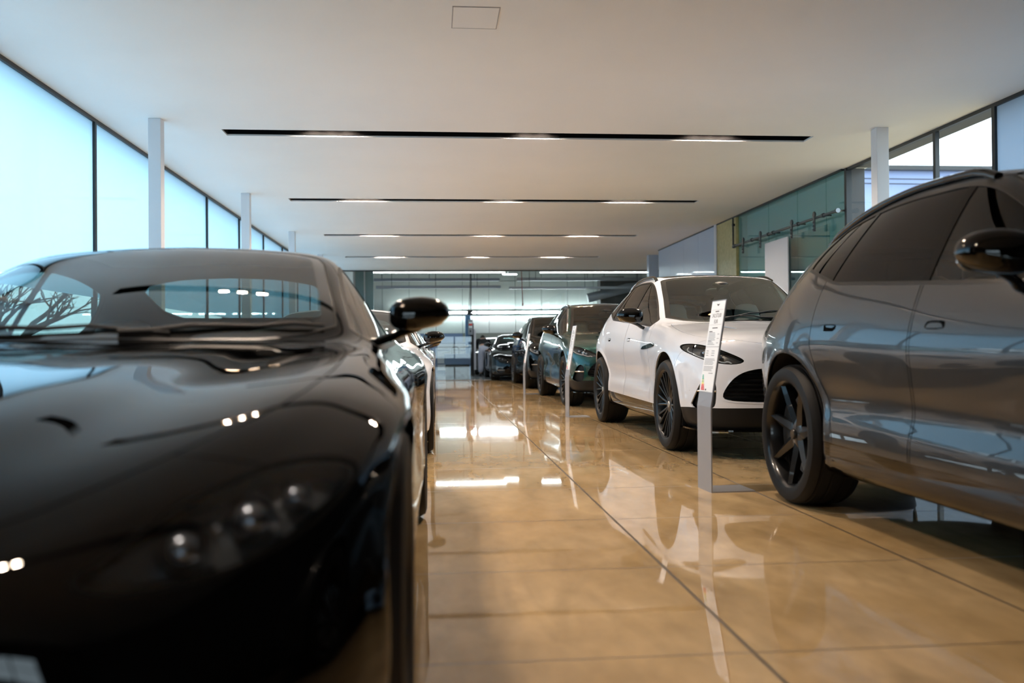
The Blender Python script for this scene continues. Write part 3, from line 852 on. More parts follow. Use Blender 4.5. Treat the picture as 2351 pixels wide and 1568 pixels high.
    for k in range(n):
        x_ = -.72+1.44*k/(n-1); e = 1-(abs(x_)/.80)**2.2*.18
        hood_b = .03*math.exp(-((x_-sp['wheel'][0])/.17)**2)
        cy = (abs(x_)/.72)**2*.16
        for (y, z) in ((d0+cy-.02, dz0), (d0+cy, dz1-.01), ((d0+d1)/2+cy*.5, dz1+hood_b*.6), (d1-.06, dz1-.005+hood_b), (d1, dz1-.05+hood_b*.6), (d1-.02, dz0-.12), (d1-.1, dz0-.34), (d0, dz0-.34)):
            vs.append((x_, y, z))
    for k in range(n-1):
        for j in range(8): fs.append((k*8+j, k*8+(j+1) % 8, (k+1)*8+(j+1) % 8, (k+1)*8+j))
    fs += [tuple(range(7, -1, -1)), tuple((n-1)*8+j for j in range(8))]
    m.add(vs, fs); R('dashboard', m.mesh('dashboard', 50), ['leather_dark'])
    wx, wy, wz = sp['wheel']
    m = MB(); pts = []
    for k in range(37):
        q = 2*PI*k/36; pts.append((wx+.18*math.cos(q), wy+.18*math.sin(q)*.35, wz+.18*math.sin(q)*.937))
    m.tube(pts, .0145, 10, cap=False)
    for q in (PI, 0, -PI/2):
        m.tube([(wx, wy-.02, wz), (wx+.17*math.cos(q), wy+.17*math.sin(q)*.35, wz+.17*math.sin(q)*.937)], [.022, .014], 8)
    m.ellip((wx, wy-.01, wz), (.07, .03, .055), 14, 8)
    m.tube([(wx, wy, wz), (wx, wy-.22, wz-.06)], .03, 8)
    R('steering_wheel', m.mesh('steering_wheel', 50), ['leather_dark'])
    sb, sk = seat_meshes(sp)
    for sx in (-1, 1):
        i = R('seat', sb, ['SEAT'], None, (sx*sp['seat']['x'], sp['seat']['y'], 0))
        R('seat_back', sk, ['SEAT'], i)
    m = MB()
    if sp['bench_y']:
        by = sp['bench_y']
        for sx in (-.42, 0, .42): m.ellip((sx, by+.12, .92), (.23, .12, .34), 14, 10, .55); m.ellip((sx, by+.17, 1.27), (.13, .06, .085), 12, 8, .6); m.ellip((sx, by-.2, .60), (.23, .3, .12), 14, 10, .5)
    else:
        for sx in (-.36, .36): m.ellip((sx, 2.42, .66), (.25, .12, .24), 14, 10, .6); m.ellip((sx, 2.26, .46), (.25, .22, .1), 12, 8, .6)
    R('rear_seat', m.mesh('rear_seat', 50), ['SEAT'])
    m = MB(); m.box((-.80, sp['arch']+.06, zs_+.11), (.80, sp['wb']-.35, zs_+.14))
    m.box((-.80, sp['arch']+.06, zs_+.11), (.80, sp['arch']+.10, dz1-.06))
    R('cabin_floor', m.mesh('cabin_floor', 30), ['cabin_dark'])
    px_, py_, pz_ = sp['pod'] or (0, 0, 0)
    m = MB(); m.ellip((px_, py_+.10, pz_-.075), (.125, .022, .038), 16, 10, .7); m.tube([(px_, py_+.09, pz_-.06), (px_, py_, pz_+.01)], [.012, .03], 10)
    m.ellip((px_, py_-.01, pz_-.005), (.09, .07, .03), 12, 8)
    if sp['pod']: R('rearview_mirror', m.mesh('rearview_mirror', 50), ['plastic_black'])
    for (a_, b_) in sp['wiper']:
        m = MB(); pts = []
        for u in np.linspace(0, 1, 7):
            x_, y_ = a_[0]+(b_[0]-a_[0])*u, a_[1]+(b_[1]-a_[1])*u
            p, n = near(abs(x_), y_, None, lambda V: V[:, 7] > 6.5); pts.append((x_, y_, p[2]+.012-.004*u))
        m.tube(pts, [.009, .009, .008, .007, .006, .006, .005], 8)
        R('wiper', m.mesh('wiper', 50), ['plastic_black'])
    if sp['rail']:
        ra, rb_ = sp['rail']
        for side in (1, -1):
            m = MB(); pts = []
            yy = np.linspace(ra, rb_, 22)
            for k, y_ in enumerate(yy):
                x_ = np.interp(y_, G[:, 8, 1], .45*G[:, 7, 0]+.55*G[:, 8, 0]); z_ = np.interp(y_, G[:, 8, 1], .45*G[:, 7, 2]+.55*G[:, 8, 2])
                e = min(k, 21-k); pts.append((side*x_, y_, z_+(.004 if e == 0 else .016 if e == 1 else .024)))
            m.tube(pts, .021, 8, squash=.9)
            R('roof_rail', m.mesh('roof_rail', 60), ['gloss_black'])
        m = MB(); vs = []
        for x_ in np.linspace(-.50, .50, 13):
            z_ = np.interp(abs(x_), [0, .25, .5], [1.498, 1.488, 1.452])
            vs += [(x_, 3.60, z_-.015), (x_, 3.60, z_+.012), (x_, 3.785+.02*(1-abs(x_)), z_-.030), (x_, 3.775, z_-.048)]
        fs = [(k*4+j, k*4+(j+1) % 4, (k+1)*4+(j+1) % 4, (k+1)*4+j) for k in range(12) for j in range(4)]+[(0, 3, 2, 1), (48, 49, 50, 51)]
        m.add(vs, fs); R('roof_spoiler', m.mesh('roof_spoiler', 50), ['PAINT'])
    for (x_, z_) in sp['exhaust']:
        for side in (1, -1):
            p, n = near(x_, None, z_, lambda V: V[:, 1] > 3.3)
            m = MB(); m.lathe([(.045, p[1]-.10), (.045, p[1]+.03), (.038, p[1]+.03), (.036, p[1]-.08)], 20, 'y', (side*x_, 0, z_))
            R('exhaust_tip', m.mesh('exhaust_tip', 40), ['chrome'])
    # wheels
    W = wheel_meshes(sp, style)
    for yc, tr in ((0.0, sp['track_f']), (sp['wb'], sp['track_r'])):
        for side in (-1, 1):
            w = R(W[0][0], W[0][1], W[0][2], None, (side*tr, yc, sp['ztyre']), 0 if side < 0 else PI)
            for nm, me, mm in W[1:]: R(nm, me, mm, w)
    _CACHE[key] = rec
    return rec

def place_car(kind, style, name, loc, paint_key, label, cat, rim='rim_black', seat='leather_dark', group=None, detail=True):
    rec = car_parts(kind, style)
    root = tag(empty(name, loc), label, cat, group)
    obs = []
    sub = {'PAINT': paint_key, 'RIM': rim, 'SEAT': seat}
    for (nm, me, mats, par, lo, rz, lab) in rec:
        if not len(me.vertices): obs.append(None); continue
        o = link(nm, me, [sub.get(k, k) for k in mats], root if par is None else obs[par])
        o.location = lo; o.rotation_euler = (0, 0, rz)
        if lab: o['label'] = lab
        obs.append(o)
    return root
# ------------------------------------------------------------------ room
CEIL = 3.15; XL = -3.22; XR = 5.2; YB = 25.82; Y0 = -8.0
def floor_material():
    m = mat('floor_stone', (.4, .28, .16), .09, spec=.55)
    n, l = nodes_of(m); b = n['Principled BSDF']
    tc = n.new('ShaderNodeTexCoord')
    def noise(scale, detail, sx=1, sy=1, dist=0.0):
        mp = n.new('ShaderNodeMapping'); mp.inputs['Scale'].default_value = (sx, sy, 1)
        z = n.new('ShaderNodeTexNoise'); z.inputs['Scale'].default_value = scale; z.inputs['Detail'].default_value = detail; z.inputs['Distortion'].default_value = dist
        l.new(tc.outputs['Object'], mp.inputs[0]); l.new(mp.outputs[0], z.inputs['Vector']); return z.outputs['Fac']
    def ramp(fac, a, ca, c, cb):
        r = n.new('ShaderNodeValToRGB'); r.color_ramp.elements[0].position = a; r.color_ramp.elements[1].position = c
        r.color_ramp.elements[0].color = (*ca, 1); r.color_ramp.elements[1].color = (*cb, 1); l.new(fac, r.inputs[0]); return r.outputs[0]
    def mix(fac, A, B, mode='MIX'):
        x = n.new('ShaderNodeMix'); x.data_type = 'RGBA'; x.blend_type = mode
        if isinstance(fac, float): x.inputs['Factor'].default_value = fac
        else: l.new(fac, x.inputs['Factor'])
        for s, v in (('A', A), ('B', B)):
            if isinstance(v, tuple): x.inputs[s].default_value = (*v, 1)
            else: l.new(v, x.inputs[s])
        return x.outputs['Result']
    def math_(op, *a):
        x = n.new('ShaderNodeMath'); x.operation = op
        for i, v in enumerate(a):
            if isinstance(v, (int, float)): x.inputs[i].default_value = v
            else: l.new(v, x.inputs[i])
        return x.outputs[0]
    base = ramp(noise(1.1, 7, 1, .8, .6), .30, (.46, .31, .145), .70, (.64, .47, .265))
    fine = ramp(noise(6, 6, 1.6, .7, .3), .3, (.82, .80, .78), .7, (1.06, 1.05, 1.04))
    base = mix(1.0, base, fine, 'MULTIPLY')
    smudge = ramp(noise(2.6, 3.5, 1.4, .5, .8), .48, (0, 0, 0), .80, (1, 1, 1))
    base = mix(math_('MULTIPLY', smudge, .42), base, (.13, .085, .045))
    sep = n.new('ShaderNodeSeparateXYZ'); l.new(tc.outputs['Object'], sep.inputs[0])
    def joint(v, off, pitch, half):
        w = math_('SUBTRACT', math_('ABSOLUTE', math_('SUBTRACT', math_('FRACT', math_('ADD', math_('DIVIDE', math_('SUBTRACT', v, off), pitch), .5)), .5)), 0.0)
        d = math_('MULTIPLY', w, pitch)
        return math_('LESS_THAN', d, half)
    jx = joint(sep.outputs[0], .918, 1.035, .0065); jy = joint(sep.outputs[1], 2.56, 1.035, .0050)
    j = math_('MAXIMUM', jx, math_('MULTIPLY', jy, .75))
    base = mix(j, base, (.07, .05, .03))
    l.new(base, b.inputs['Base Color'])
    rr = n.new('ShaderNodeMapRange'); rr.inputs['To Min'].default_value = .022; rr.inputs['To Max'].default_value = .042
    l.new(noise(2.2, 5), rr.inputs['Value']); l.new(math_('ADD', rr.outputs[0], math_('MULTIPLY', j, .4)), b.inputs['Roughness'])
floor_material()
m = mat('ceiling_white', (.74, .73, .725), .85); noise_color(m, (.86, .86, .855), (.88, .88, .875), 1.2)
m = mat('workshop_tile', (.55, .57, .58), .08); noise_color(m, (.50, .53, .55), (.60, .62, .63), 2)
mat('workshop_panel', (.50, .53, .50), .45)
mat('workshop_dado', (.20, .21, .18), .5)
mat('workshop_ceiling', (.16, .16, .14), .8)
mat('charcoal_wall', (.012, .012, .013), .6)
mat('teal_panel', (.10, .20, .20), .35)
mat('office_wall', (.78, .86, .85), .55)
mat('white_panel', (.66, .66, .70), .4)
m = mat('gold_panel', (.42, .36, .20), .4); noise_color(m, (.44, .36, .14), (.54, .45, .19), 14)
mat('blue_panel', (.46, .56, .70), .3, coat=.3)
mat('outside_wall', (.30, .36, .56), .7, spec=.2)
mat('outside_band', (.09, .10, .115), .7, spec=.2)
mat('outside_ground', (.12, .125, .135), .8)
mat('tube_glow', (.9, .95, 1), .5, emit=(.86, .96, 1.0), estr=95.0)
mat('strip_glow', (.9, .95, 1), .5, emit=(.90, .97, 1.0), estr=22.0)
mat('office_glow', (.9, .95, 1), .5, emit=(.85, .97, 1.0), estr=9.0)
mat('bark', (.06, .05, .045), .9)
mat('leaf_green', (.03, .09, .035), .5)
mat('lift_blue', (.10, .20, .36), .4)
mat('bench_blue', (.14, .19, .30), .45)
thin_glass('glass_clear', (.93, .97, .96), 1.5)
thin_glass('glass_teal', (.72, .86, .86), 1.5)
def frosted(name, col):
    m = bpy.data.materials.new(name); m.use_nodes = True
    n, l = nodes_of(m); n.clear()
    out = n.new('ShaderNodeOutputMaterial'); a = n.new('ShaderNodeAddShader'); mx = n.new('ShaderNodeMixShader')
    t = n.new('ShaderNodeBsdfTranslucent'); t.inputs['Color'].default_value = (*col, 1)
    d = n.new('ShaderNodeBsdfDiffuse'); d.inputs['Color'].default_value = (.10, .11, .12, 1)
    g = n.new('ShaderNodeBsdfGlossy'); g.inputs['Roughness'].default_value = .03
    f = n.new('ShaderNodeFresnel'); ge = n.new('ShaderNodeNewGeometry'); p1 = n.new('ShaderNodeMath'); p1.operation = 'MULTIPLY_ADD'
    p1.inputs[1].default_value = 1/1.45-1.45; p1.inputs[2].default_value = 1.45; l.new(ge.outputs['Backfacing'], p1.inputs[0]); l.new(p1.outputs[0], f.inputs['IOR'])
    l.new(t.outputs[0], a.inputs[0]); l.new(d.outputs[0], a.inputs[1]); l.new(f.outputs[0], mx.inputs[0])
    l.new(a.outputs[0], mx.inputs[1]); l.new(g.outputs[0], mx.inputs[2]); l.new(mx.outputs[0], out.inputs[0])
    MATS[name] = m
frosted('glass_frosted', (.37, .61, .76))
frosted('glass_frosted_blue', (.12, .165, .22))

# floor / ceiling
m = MB(); m.box((XL-.1, Y0, -.1), (8.2, YB, 0)); struct(put('floor', m, 'floor_stone', smooth=0))
m = MB(); m.box((-8, YB, -.1), (9.2, 35.2, -.0)); struct(put('floor_workshop', m, 'workshop_tile', smooth=0))
mat('lamp_off', (.10, .09, .08), .3)
SLOT_X = (-2.15, 4.09); SLOT_W = .27; SLOT_Y = [9.38+4.21*k for k in range(-2, 4)]
m = MB()
ys = [Y0]
for y in SLOT_Y:
    m.box((XL-.35, ys[-1], CEIL), (XR+.1, y, CEIL+.18))
    m.box((XL-.35, y, CEIL), (SLOT_X[0], y+SLOT_W, CEIL+.18)); m.box((SLOT_X[1], y, CEIL), (XR+.1, y+SLOT_W, CEIL+.18))
    ys.append(y+SLOT_W)
m.box((XL-.35, ys[-1], CEIL), (XR+.1, YB+.06, CEIL+.18)); m.box((XR+.1, 20.4, CEIL), (8.2, YB+.06, CEIL+.18)); m.box((XR+.1, 11.0, CEIL), (XR+.3, 20.5, CEIL+.18))
struct(put('ceiling', m, 'ceiling_white', smooth=0))
ordn = ['nearest the camera', 'second from the camera', 'third from the camera', 'farthest from the camera']
for k, y in enumerate(SLOT_Y):
    vis = k-2
    lab = ('long black recessed ceiling light slot across the room, ' + ordn[vis]) if 0 <= vis < 4 else ('black recessed ceiling light slot directly above the camera', 'black recessed ceiling light slot above the bonnet of the black foreground car')[k]
    r = tag(empty('recessed_light_slot', (0, y, CEIL)), lab, 'ceiling light', 'recessed light slots in the ceiling')
    m = MB(); d = .15; w = SLOT_W; a, b = SLOT_X; t = .012
    g = .016; m.box((a, 0, d), (b, w, d+.02)); m.box((a, 0, g), (b, t, d)); m.box((a, w-t, g), (b, w, d)); m.box((a, t, g), (a+t, w-t, d)); m.box((b-t, t, g), (b, w-t, d))
    put('channel', m, 'slot_black', r, smooth=0)
    for cx, cnt in ((-1.08, 3), (1.08, 2), (3.02, 3)):
        for i in range(cnt):
            x = cx+(i-(cnt-1)/2)*.17
            m = MB(); m.lathe([(.062, .085), (.062, .150), (.050, .150), (.046, .100), (.052, .085)], 20, 'z', (x, w/2, 0), closed=True)
            o = put('downlight', m, 'downlight_bezel', r)
            m = MB(); m.lathe([(0, .112), (.047, .112), (.047, .118), (0, .118)], 20, 'z', (x, w/2, 0)); put('lamp', m, 'lamp_off' if (k < 2 and cx > 2) or (k == 0 and cx > 0) else 'downlight_glow', o)
# access hatch
m = MB(); x0, x1, y0, y1 = .135, .452, 5.93, 6.33; z = CEIL-.004; t = .006
m.box((x0, y0, z), (x0+t, y1, CEIL+.001)); m.box((x1-t, y0, z), (x1, y1, CEIL+.001)); m.box((x0+t, y1-t, z), (x1-t, y1, CEIL+.001)); m.box((x0+t, y0, z), (x1-t, y0+t, CEIL+.001))
r = put('ceiling_hatch', m, 'grey_powder', smooth=0); tag(r, 'small square access hatch in the white ceiling above the aisle', 'hatch')
m = MB(); m.box((x0+t, y0+t, CEIL-.003), (x1-t, y1-t, CEIL+.001)); put('hatch_door', m, 'ceiling_white', r, smooth=0)

# left window wall
mull = [9.016+2.158*k for k in range(-3, 8)]
ZC = 1.42; wn = 0
m = MB(); m.box((XL-.075, Y0, 0), (XL-.03, mull[0]-.022, CEIL)); struct(put('wall_left', m, 'charcoal_wall', smooth=0))
edges = mull+[YB]
for i in range(len(edges)-1):
    a, b = edges[i], edges[i+1]; wn += 1
    m = MB(); t = .022
    m.box((XL-.075, a-t, 0), (XL-.03, a+t, CEIL)); m.box((XL-.075, a+t, CEIL-.035), (XL-.03, b-t, CEIL)); m.box((XL-.075, a+t, 0), (XL-.03, b-t, .08))
    o = struct(put('window_%d' % wn, m, 'frame_black', smooth=0))
    m = MB(); m.quad((XL-.055, a+t, ZC), (XL-.055, b-t, ZC), (XL-.055, b-t, CEIL-.035), (XL-.055, a+t, CEIL-.035)); put('frosted_pane', m, 'glass_frosted', o, smooth=0)
    m = MB(); m.quad((XL-.055, a+t, .08), (XL-.055, b-t, .08), (XL-.055, b-t, ZC), (XL-.055, a+t, ZC)); put('clear_pane', m, 'glass_clear', o, smooth=0)
cy = [8.96+4.20*k for k in range(-2, 5)]
for k, y in enumerate(cy):
    if y > YB-.5: continue
    m = MB(); m.box((-2.745, y, 0), (-2.625, y+.12, CEIL))
    vis = k-2
    nm = ['first', 'second', 'third', 'fourth', 'fifth']
    tag(put('column', m, 'column_white', smooth=0, bevel=.004), ('slim white square column by the left window wall, %s from the camera' % nm[vis]) if 0 <= vis else ('slim white column left of the camera', 'slim white column beside the windscreen of the black foreground car')[k], 'column', 'white columns by the left windows')
m = MB(); m.box((4.575, 8.95, 0), (4.705, 9.08, CEIL)); tag(put('column', m, 'column_white', smooth=0, bevel=.004), 'slim white square column on the right in front of the clear windows', 'column')
m = MB(); m.box((5.22, 21.60, 0), (5.46, 21.80, CEIL)); tag(put('column', m, 'blue_panel', smooth=0, bevel=.004), 'thick pale blue column at the far end of the right wall', 'column')

# right wall
pass
m = MB(); m.box((XR, Y0, 0), (XR+.1, 4.75, CEIL)); struct(put('wall_right_near', m, 'charcoal_wall', smooth=0))
rm = [4.8, 8.012, 9.013, 11.042]
for i in range(len(rm)-1):
    a, b = rm[i], rm[i+1]; wn += 1; t = .024
    m = MB(); m.box((XR+.03, a-t, 0), (XR+.075, a+t, CEIL)); m.box((XR+.03, a+t, CEIL-.035), (XR+.075, b-t, CEIL)); m.box((XR+.03, a+t, 0), (XR+.075, b-t, .08))
    if i == len(rm)-2: m.box((XR+.02, b-.03, 0), (XR+.075, b+.03, CEIL))
    o = struct(put('window_%d' % wn, m, 'frame_black', smooth=0))
    if b <= 8.1:
        m = MB(); m.quad((XR+.055, a+t, .08), (XR+.055, b-t, .08), (XR+.055, b-t, CEIL-.035), (XR+.055, a+t, CEIL-.035)); put('frosted_pane', m, 'glass_frosted_blue', o, smooth=0)
    else:
        m = MB(); m.quad((XR+.055, a+t, .08), (XR+.055, b-t, .08), (XR+.055, b-t, CEIL-.035), (XR+.055, a+t, CEIL-.035)); put('clear_pane', m, 'glass_clear', o, smooth=0)
m = MB(); m.box((XR+.076, 11.05, 0), (XR+.28, 11.06, CEIL)); struct(put('trim_10', m, 'frame_black', smooth=0))
# teal glass office front
ge = [11.087, 11.66, 12.62, 13.75, 15.15]
for i in range(4):
    a, b = ge[i], ge[i+1]; wn += 1
    m = MB(); m.box((XR+.04, a+.004, .02), (XR+.052, b-.004, CEIL-.01))
    struct(put('window_%d' % wn, m, 'glass_teal', smooth=0))
m = MB(); m.box((XR+.20, 11.06, 0), (XR+.28, 15.2, CEIL));  m.box((XR+.056, 15.153, 0), (XR+.20, 15.159, CEIL)); struct(put('wall_office', m, 'office_wall', smooth=0))
m = MB(); m.box((XR-.034, 12.80, .01), (XR-.014, 13.72, 2.50)); struct(put('door_1', m, 'white_panel', smooth=0, bevel=.003))
rl = empty('sliding_door_rail', (5.13, 13.05, 2.615)); tag(rl, 'stainless steel sliding door rail with hangers along the teal glass', 'door rail')
mat('rail_steel', (.17, .18, .19), .35, 1.0)
m = MB(); m.tube([(0, -1.98, 0), (0, 2.0, 0)], .018, 12); put('rail_tube', m, 'rail_steel', rl)
for yy in (-1.97, -1.55, -.72, .22, .42, 1.14, 1.97):
    m = MB(); m.tube([(.0, yy, 0), (.11, yy, 0)], .012, 8); m.lathe([(.0, -.02), (.030, -.02), (.030, .02), (0, .02)], 14, 'y', (0, yy, 0)); put('rail_mount', m, 'rail_steel', rl)
for yy in (-1.31, -.54, .71, 1.50):
    m = MB(); m.box((-.028, yy-.022, -.18), (-.012, yy+.022, .085)); m.lathe([(0, -.012), (.034, -.012), (.034, .012), (0, .012)], 16, 'x', (-.018, yy, .045))
    for zz in (-.06, -.11, -.16): m.lathe([(0, -.018), (.014, -.018), (.014, .0), (0, .0)], 12, 'x', (-.022, yy, zz))
    put('hanger', m, 'rail_steel', rl)
m = MB(); m.box((XR-.01, 11.45, .01), (XR-.002, 13.76, 2.50)); o = put('sliding_glass_door', m, 'glass_teal', smooth=0); tag(o, 'clear sliding glass door leaf hanging from the steel rail', 'glass door')
m = MB(); m.box((XR, 15.16, 0), (XR+.1, 16.20, CEIL)); struct(put('wall_right', m, 'gold_panel', smooth=0))
m = MB(); m.tube([(XR-.03, 15.22, 2.62), (XR-.03, 15.22, 3.12)], .014, 8); m.box((XR-.045, 15.20, 2.60), (XR+.002, 15.24, 2.64)); m.box((XR-.045, 15.20, 2.98), (XR+.002, 15.24, 3.02)); tag(put('door_closer_rod', m, 'frame_black'), 'thin black rod fixed high on the gold panel edge', 'rod')
m = MB(); m.box((XR-.02, 16.20, 0), (XR+.1, 16.33, CEIL)); struct(put('trim_1', m, 'white_panel', smooth=0))
for i in range(4):
    a = 16.335+i*1.055
    m = MB(); m.box((XR, a, 0), (XR+.08, a+1.047, CEIL)); struct(put('wall_right_panel', m, 'blue_panel', smooth=0))
m = MB(); m.box((XR+.1, 20.45, 0), (8.1, 20.55, CEIL)); m.box((8.1, 20.45, 0), (8.2, YB, CEIL)); struct(put('wall_right_return', m, 'white_wall', smooth=0))
m = MB(); m.box((XL-.1, Y0-.1, -.1), (XR+.1, Y0, .25)); m.box((XL-.1, Y0-.1, 1.75), (XR+.1, Y0, CEIL+.18)); m.box((XL-.1, Y0-.1, .25), (-2.6, Y0, 1.75)); m.box((2.6, Y0-.1, .25), (XR+.1, Y0, 1.75))
struct(put('wall_rear', m, 'charcoal_wall', smooth=0))
for i in range(4):
    a = -2.6+i*1.3; wn += 1
    m = MB(); m.box((a, Y0-.07, .25), (a+.04, Y0-.02, 1.75)); m.box((a+1.26, Y0-.07, .25), (a+1.3, Y0-.02, 1.75)); m.box((a+.04, Y0-.07, 1.0), (a+1.26, Y0-.02, 1.05)); m.box((a+.04, Y0-.07, .25), (a+1.26, Y0-.02, .29)); m.box((a+.04, Y0-.07, 1.71), (a+1.26, Y0-.02, 1.75))
    o = struct(put('window_%d' % wn, m, 'frame_black', smooth=0))
    m = MB(); m.quad((a+.04, Y0-.045, .29), (a+1.26, Y0-.045, .29), (a+1.26, Y0-.045, 1.71), (a+.04, Y0-.045, 1.71)); put('clear_pane', m, 'glass_clear', o, smooth=0)
# dark shadow-gap trim where the right wall meets the ceiling
m = MB(); m.box((XR-.012, 11.09, CEIL-.022), (XR+.03, 20.55, CEIL)); struct(put('trim_2', m, 'frame_black', smooth=0))

# glazed partition to the workshop
m = MB(); m.box((-2.62, YB, CEIL-.03), (8.1, YB+.05, CEIL)); struct(put('trim_3', m, 'frame_black', smooth=0))
m = MB(); m.box((-2.66, YB, 0), (-2.60, YB+.06, CEIL)); struct(put('trim_4', m, 'column_white', smooth=0))
m = MB(); m.box((XL, YB, 0), (-2.66, YB+.06, CEIL)); struct(put('wall_back', m, 'white_wall', smooth=0))
px = [-2.60, -2.09, -1.05, 0.003, 1.06, 2.11, 3.172, 4.2, 5.249, 6.29, 7.3, 8.1]
for i in range(len(px)-1):
    a, b = px[i], px[i+1]; wn += 1
    z0 = 1.80 if 1.0 < a < 4.0 else .02
    m = MB(); m.box((a+.005, YB+.02, z0), (b-.005, YB+.032, CEIL-.03)); struct(put('window_%d' % wn, m, 'glass_clear', smooth=0))
m = MB(); m.box((-2.6, YB-.02, -.01), (8.1, YB+.03, .004)); struct(put('trim_5', m, 'white_panel', smooth=0))
# workshop shell
m = MB(); m.box((-8, YB, 4.7), (9.2, 35.2, 4.8)); m.box((-8, YB+.055, CEIL+.18), (9.2, YB+.12, 4.7)); struct(put('ceiling_workshop', m, 'workshop_ceiling', smooth=0))
m = MB(); m.box((-8, 34.82, 0), (9.2, 34.9, 4.7)); struct(put('wall_workshop', m, 'frame_black', smooth=0))
xs = [-3.0+1.02*k for k in range(0, 12)]
for i in range(len(xs)-1):
    a, b = xs[i], xs[i+1]
    m = MB(); zt = 4.6
    m.box((a+.008, 34.70, 1.50), (b-.008, 34.82, 3.50)); m.box((a+.008, 34.70, 3.52), (b-.008, 34.82, zt))
    struct(put('wall_workshop_panel', m, 'workshop_panel', smooth=0))
    m = MB(); m.box((a+.004, 34.70, 0), (b-.004, 34.82, 1.49)); struct(put('wall_workshop_dado', m, 'workshop_dado' if b > 1.7 and a < 3.3 else 'bench_blue', smooth=0))
m = MB(); m.box((-3.1, YB+.06, 0), (-3.0, 34.82, 4.7)); struct(put('wall_workshop_left', m, 'white_wall', smooth=0))
m = MB(); m.box((8.1, YB+.06, 0), (8.2, 34.82, 4.7)); struct(put('wall_workshop_right', m, 'workshop_ceiling', smooth=0))
# lights of the workshop
for k in range(5):
    x = -1.6+k*1.62
    r = tag(empty('tube_light', (x, 34.60, 2.29)), 'bright fluorescent tube in the row on the workshop back wall, %s from the left' % ('first', 'second', 'third', 'fourth', 'fifth')[k], 'tube light', 'tube lights on the workshop wall')
    m = MB(); m.box((0, .02, -.045), (1.58, .1015, .045)); put('housing', m, 'white_panel', r, smooth=0)
    m = MB(); m.tube([(.04, -.005, .0), (1.54, -.005, .0)], .022, 10); put('tube', m, 'tube_glow', r)
for a, b, y, z, lab in ((-2.16, 2.20, 28.0, 3.28, 'long white linear light hanging behind the glass partition, left one'), (3.30, 6.70, 28.0, 3.275, 'long white linear light hanging behind the glass partition, right one'), (2.15, 2.62, 28.4, 3.25, 'short flat white light panel between the two long linear lights')):
    r = tag(empty('linear_light', ((a+b)/2, y, z)), lab, 'linear light'); h = (b-a)/2
    m = MB(); m.box((-h, -.05, .0), (h, .05, .05)); put('housing', m, 'white_panel', r, smooth=0)
    m = MB(); m.box((-h+.01, -.045, -.018), (h-.01, .045, 0)); put('diffuser', m, 'strip_glow', r, smooth=0)
    for u in (-.8, -.27, .27, .8):
        m = MB(); m.tube([(u*h, 0, .05), (u*h, 0, 4.7-z)], .006, 6); put('cord', m, 'steel', r)
# trays and pipes
mat('tray_grey', (.22, .25, .32), .55)
for a, b, y, z, hgt, k, lab in ((-2.35, 2.25, 31.0, 3.24, .12, 'tray_grey', 'upper grey steel cable tray hanging left of the red hose'), (-1.95, 2.25, 30.6, 2.96, .12, 'tray_grey', 'lower grey steel cable tray hanging left of the red hose'), (2.85, 8.0, 31.0, 3.24, .14, 'grey_powder', 'dark upper cable tray right of the red hose'), (2.55, 8.0, 30.6, 2.93, .10, 'grey_powder', 'dark lower cable tray right of the red hose')):
    r = tag(empty('cable_tray', ((a+b)/2, y, z)), lab, 'cable tray'); h = (b-a)/2
    m = MB(); m.box((-h, -.10, -.012), (h, .10, 0)); m.box((-h, -.10, 0), (h, -.088, hgt*.7)); m.box((-h, .088, 0), (h, .10, hgt*.7)); put('tray', m, k, r, smooth=0)
    for u in (-.75, -.05, .62):
        m = MB(); m.tube([(u*h, -.094, .03), (u*h, -.094, 4.7-z)], .009, 6); put('hanging_rod', m, 'plastic_black', r)
mat('hose_red', (.22, .03, .02), .5)
m = MB(); m.tube([(2.93, 30.3, 4.7), (2.94, 30.3, 3.6), (2.96, 30.3, 2.9), (2.98, 30.3, 2.42)], .014, 8); m.tube([(2.98, 30.3, 2.43), (2.98, 30.3, 2.33)], .026, 8); tag(put('air_hose', m, 'hose_red'), 'thin red air hose hanging from the workshop ceiling', 'hose')
r = tag(empty('air_duct', (6.6, 31.5, 2.9)), 'dark round ventilation duct in the far right of the workshop', 'duct')
m = MB(); m.tube([(-1.2, 0, -.25), (.2, -.1, .1), (1.3, -.2, .2)], .16, 16); put('duct_pipe', m, 'grey_powder', r)
m = MB(); m.box((-.75, -.3, .42), (.05, .3, .50)); put('duct_grille', m, 'lamp_silver', r, smooth=0)
m = MB(); m.tube([(-.6, 0, .0), (-.6, 0, 1.805)], .012, 6); m.tube([(.6, 0, .1), (.6, 0, 1.805)], .012, 6); put('hanging_rod', m, 'plastic_black', r)
m = MB(); m.box((5.95, 32.0, 0), (8.05, 32.6, 3.4)); tag(put('parts_cabinet', m, 'plastic_black', smooth=0, bevel=.01), 'tall dark cabinet at the right end of the workshop', 'cabinet')
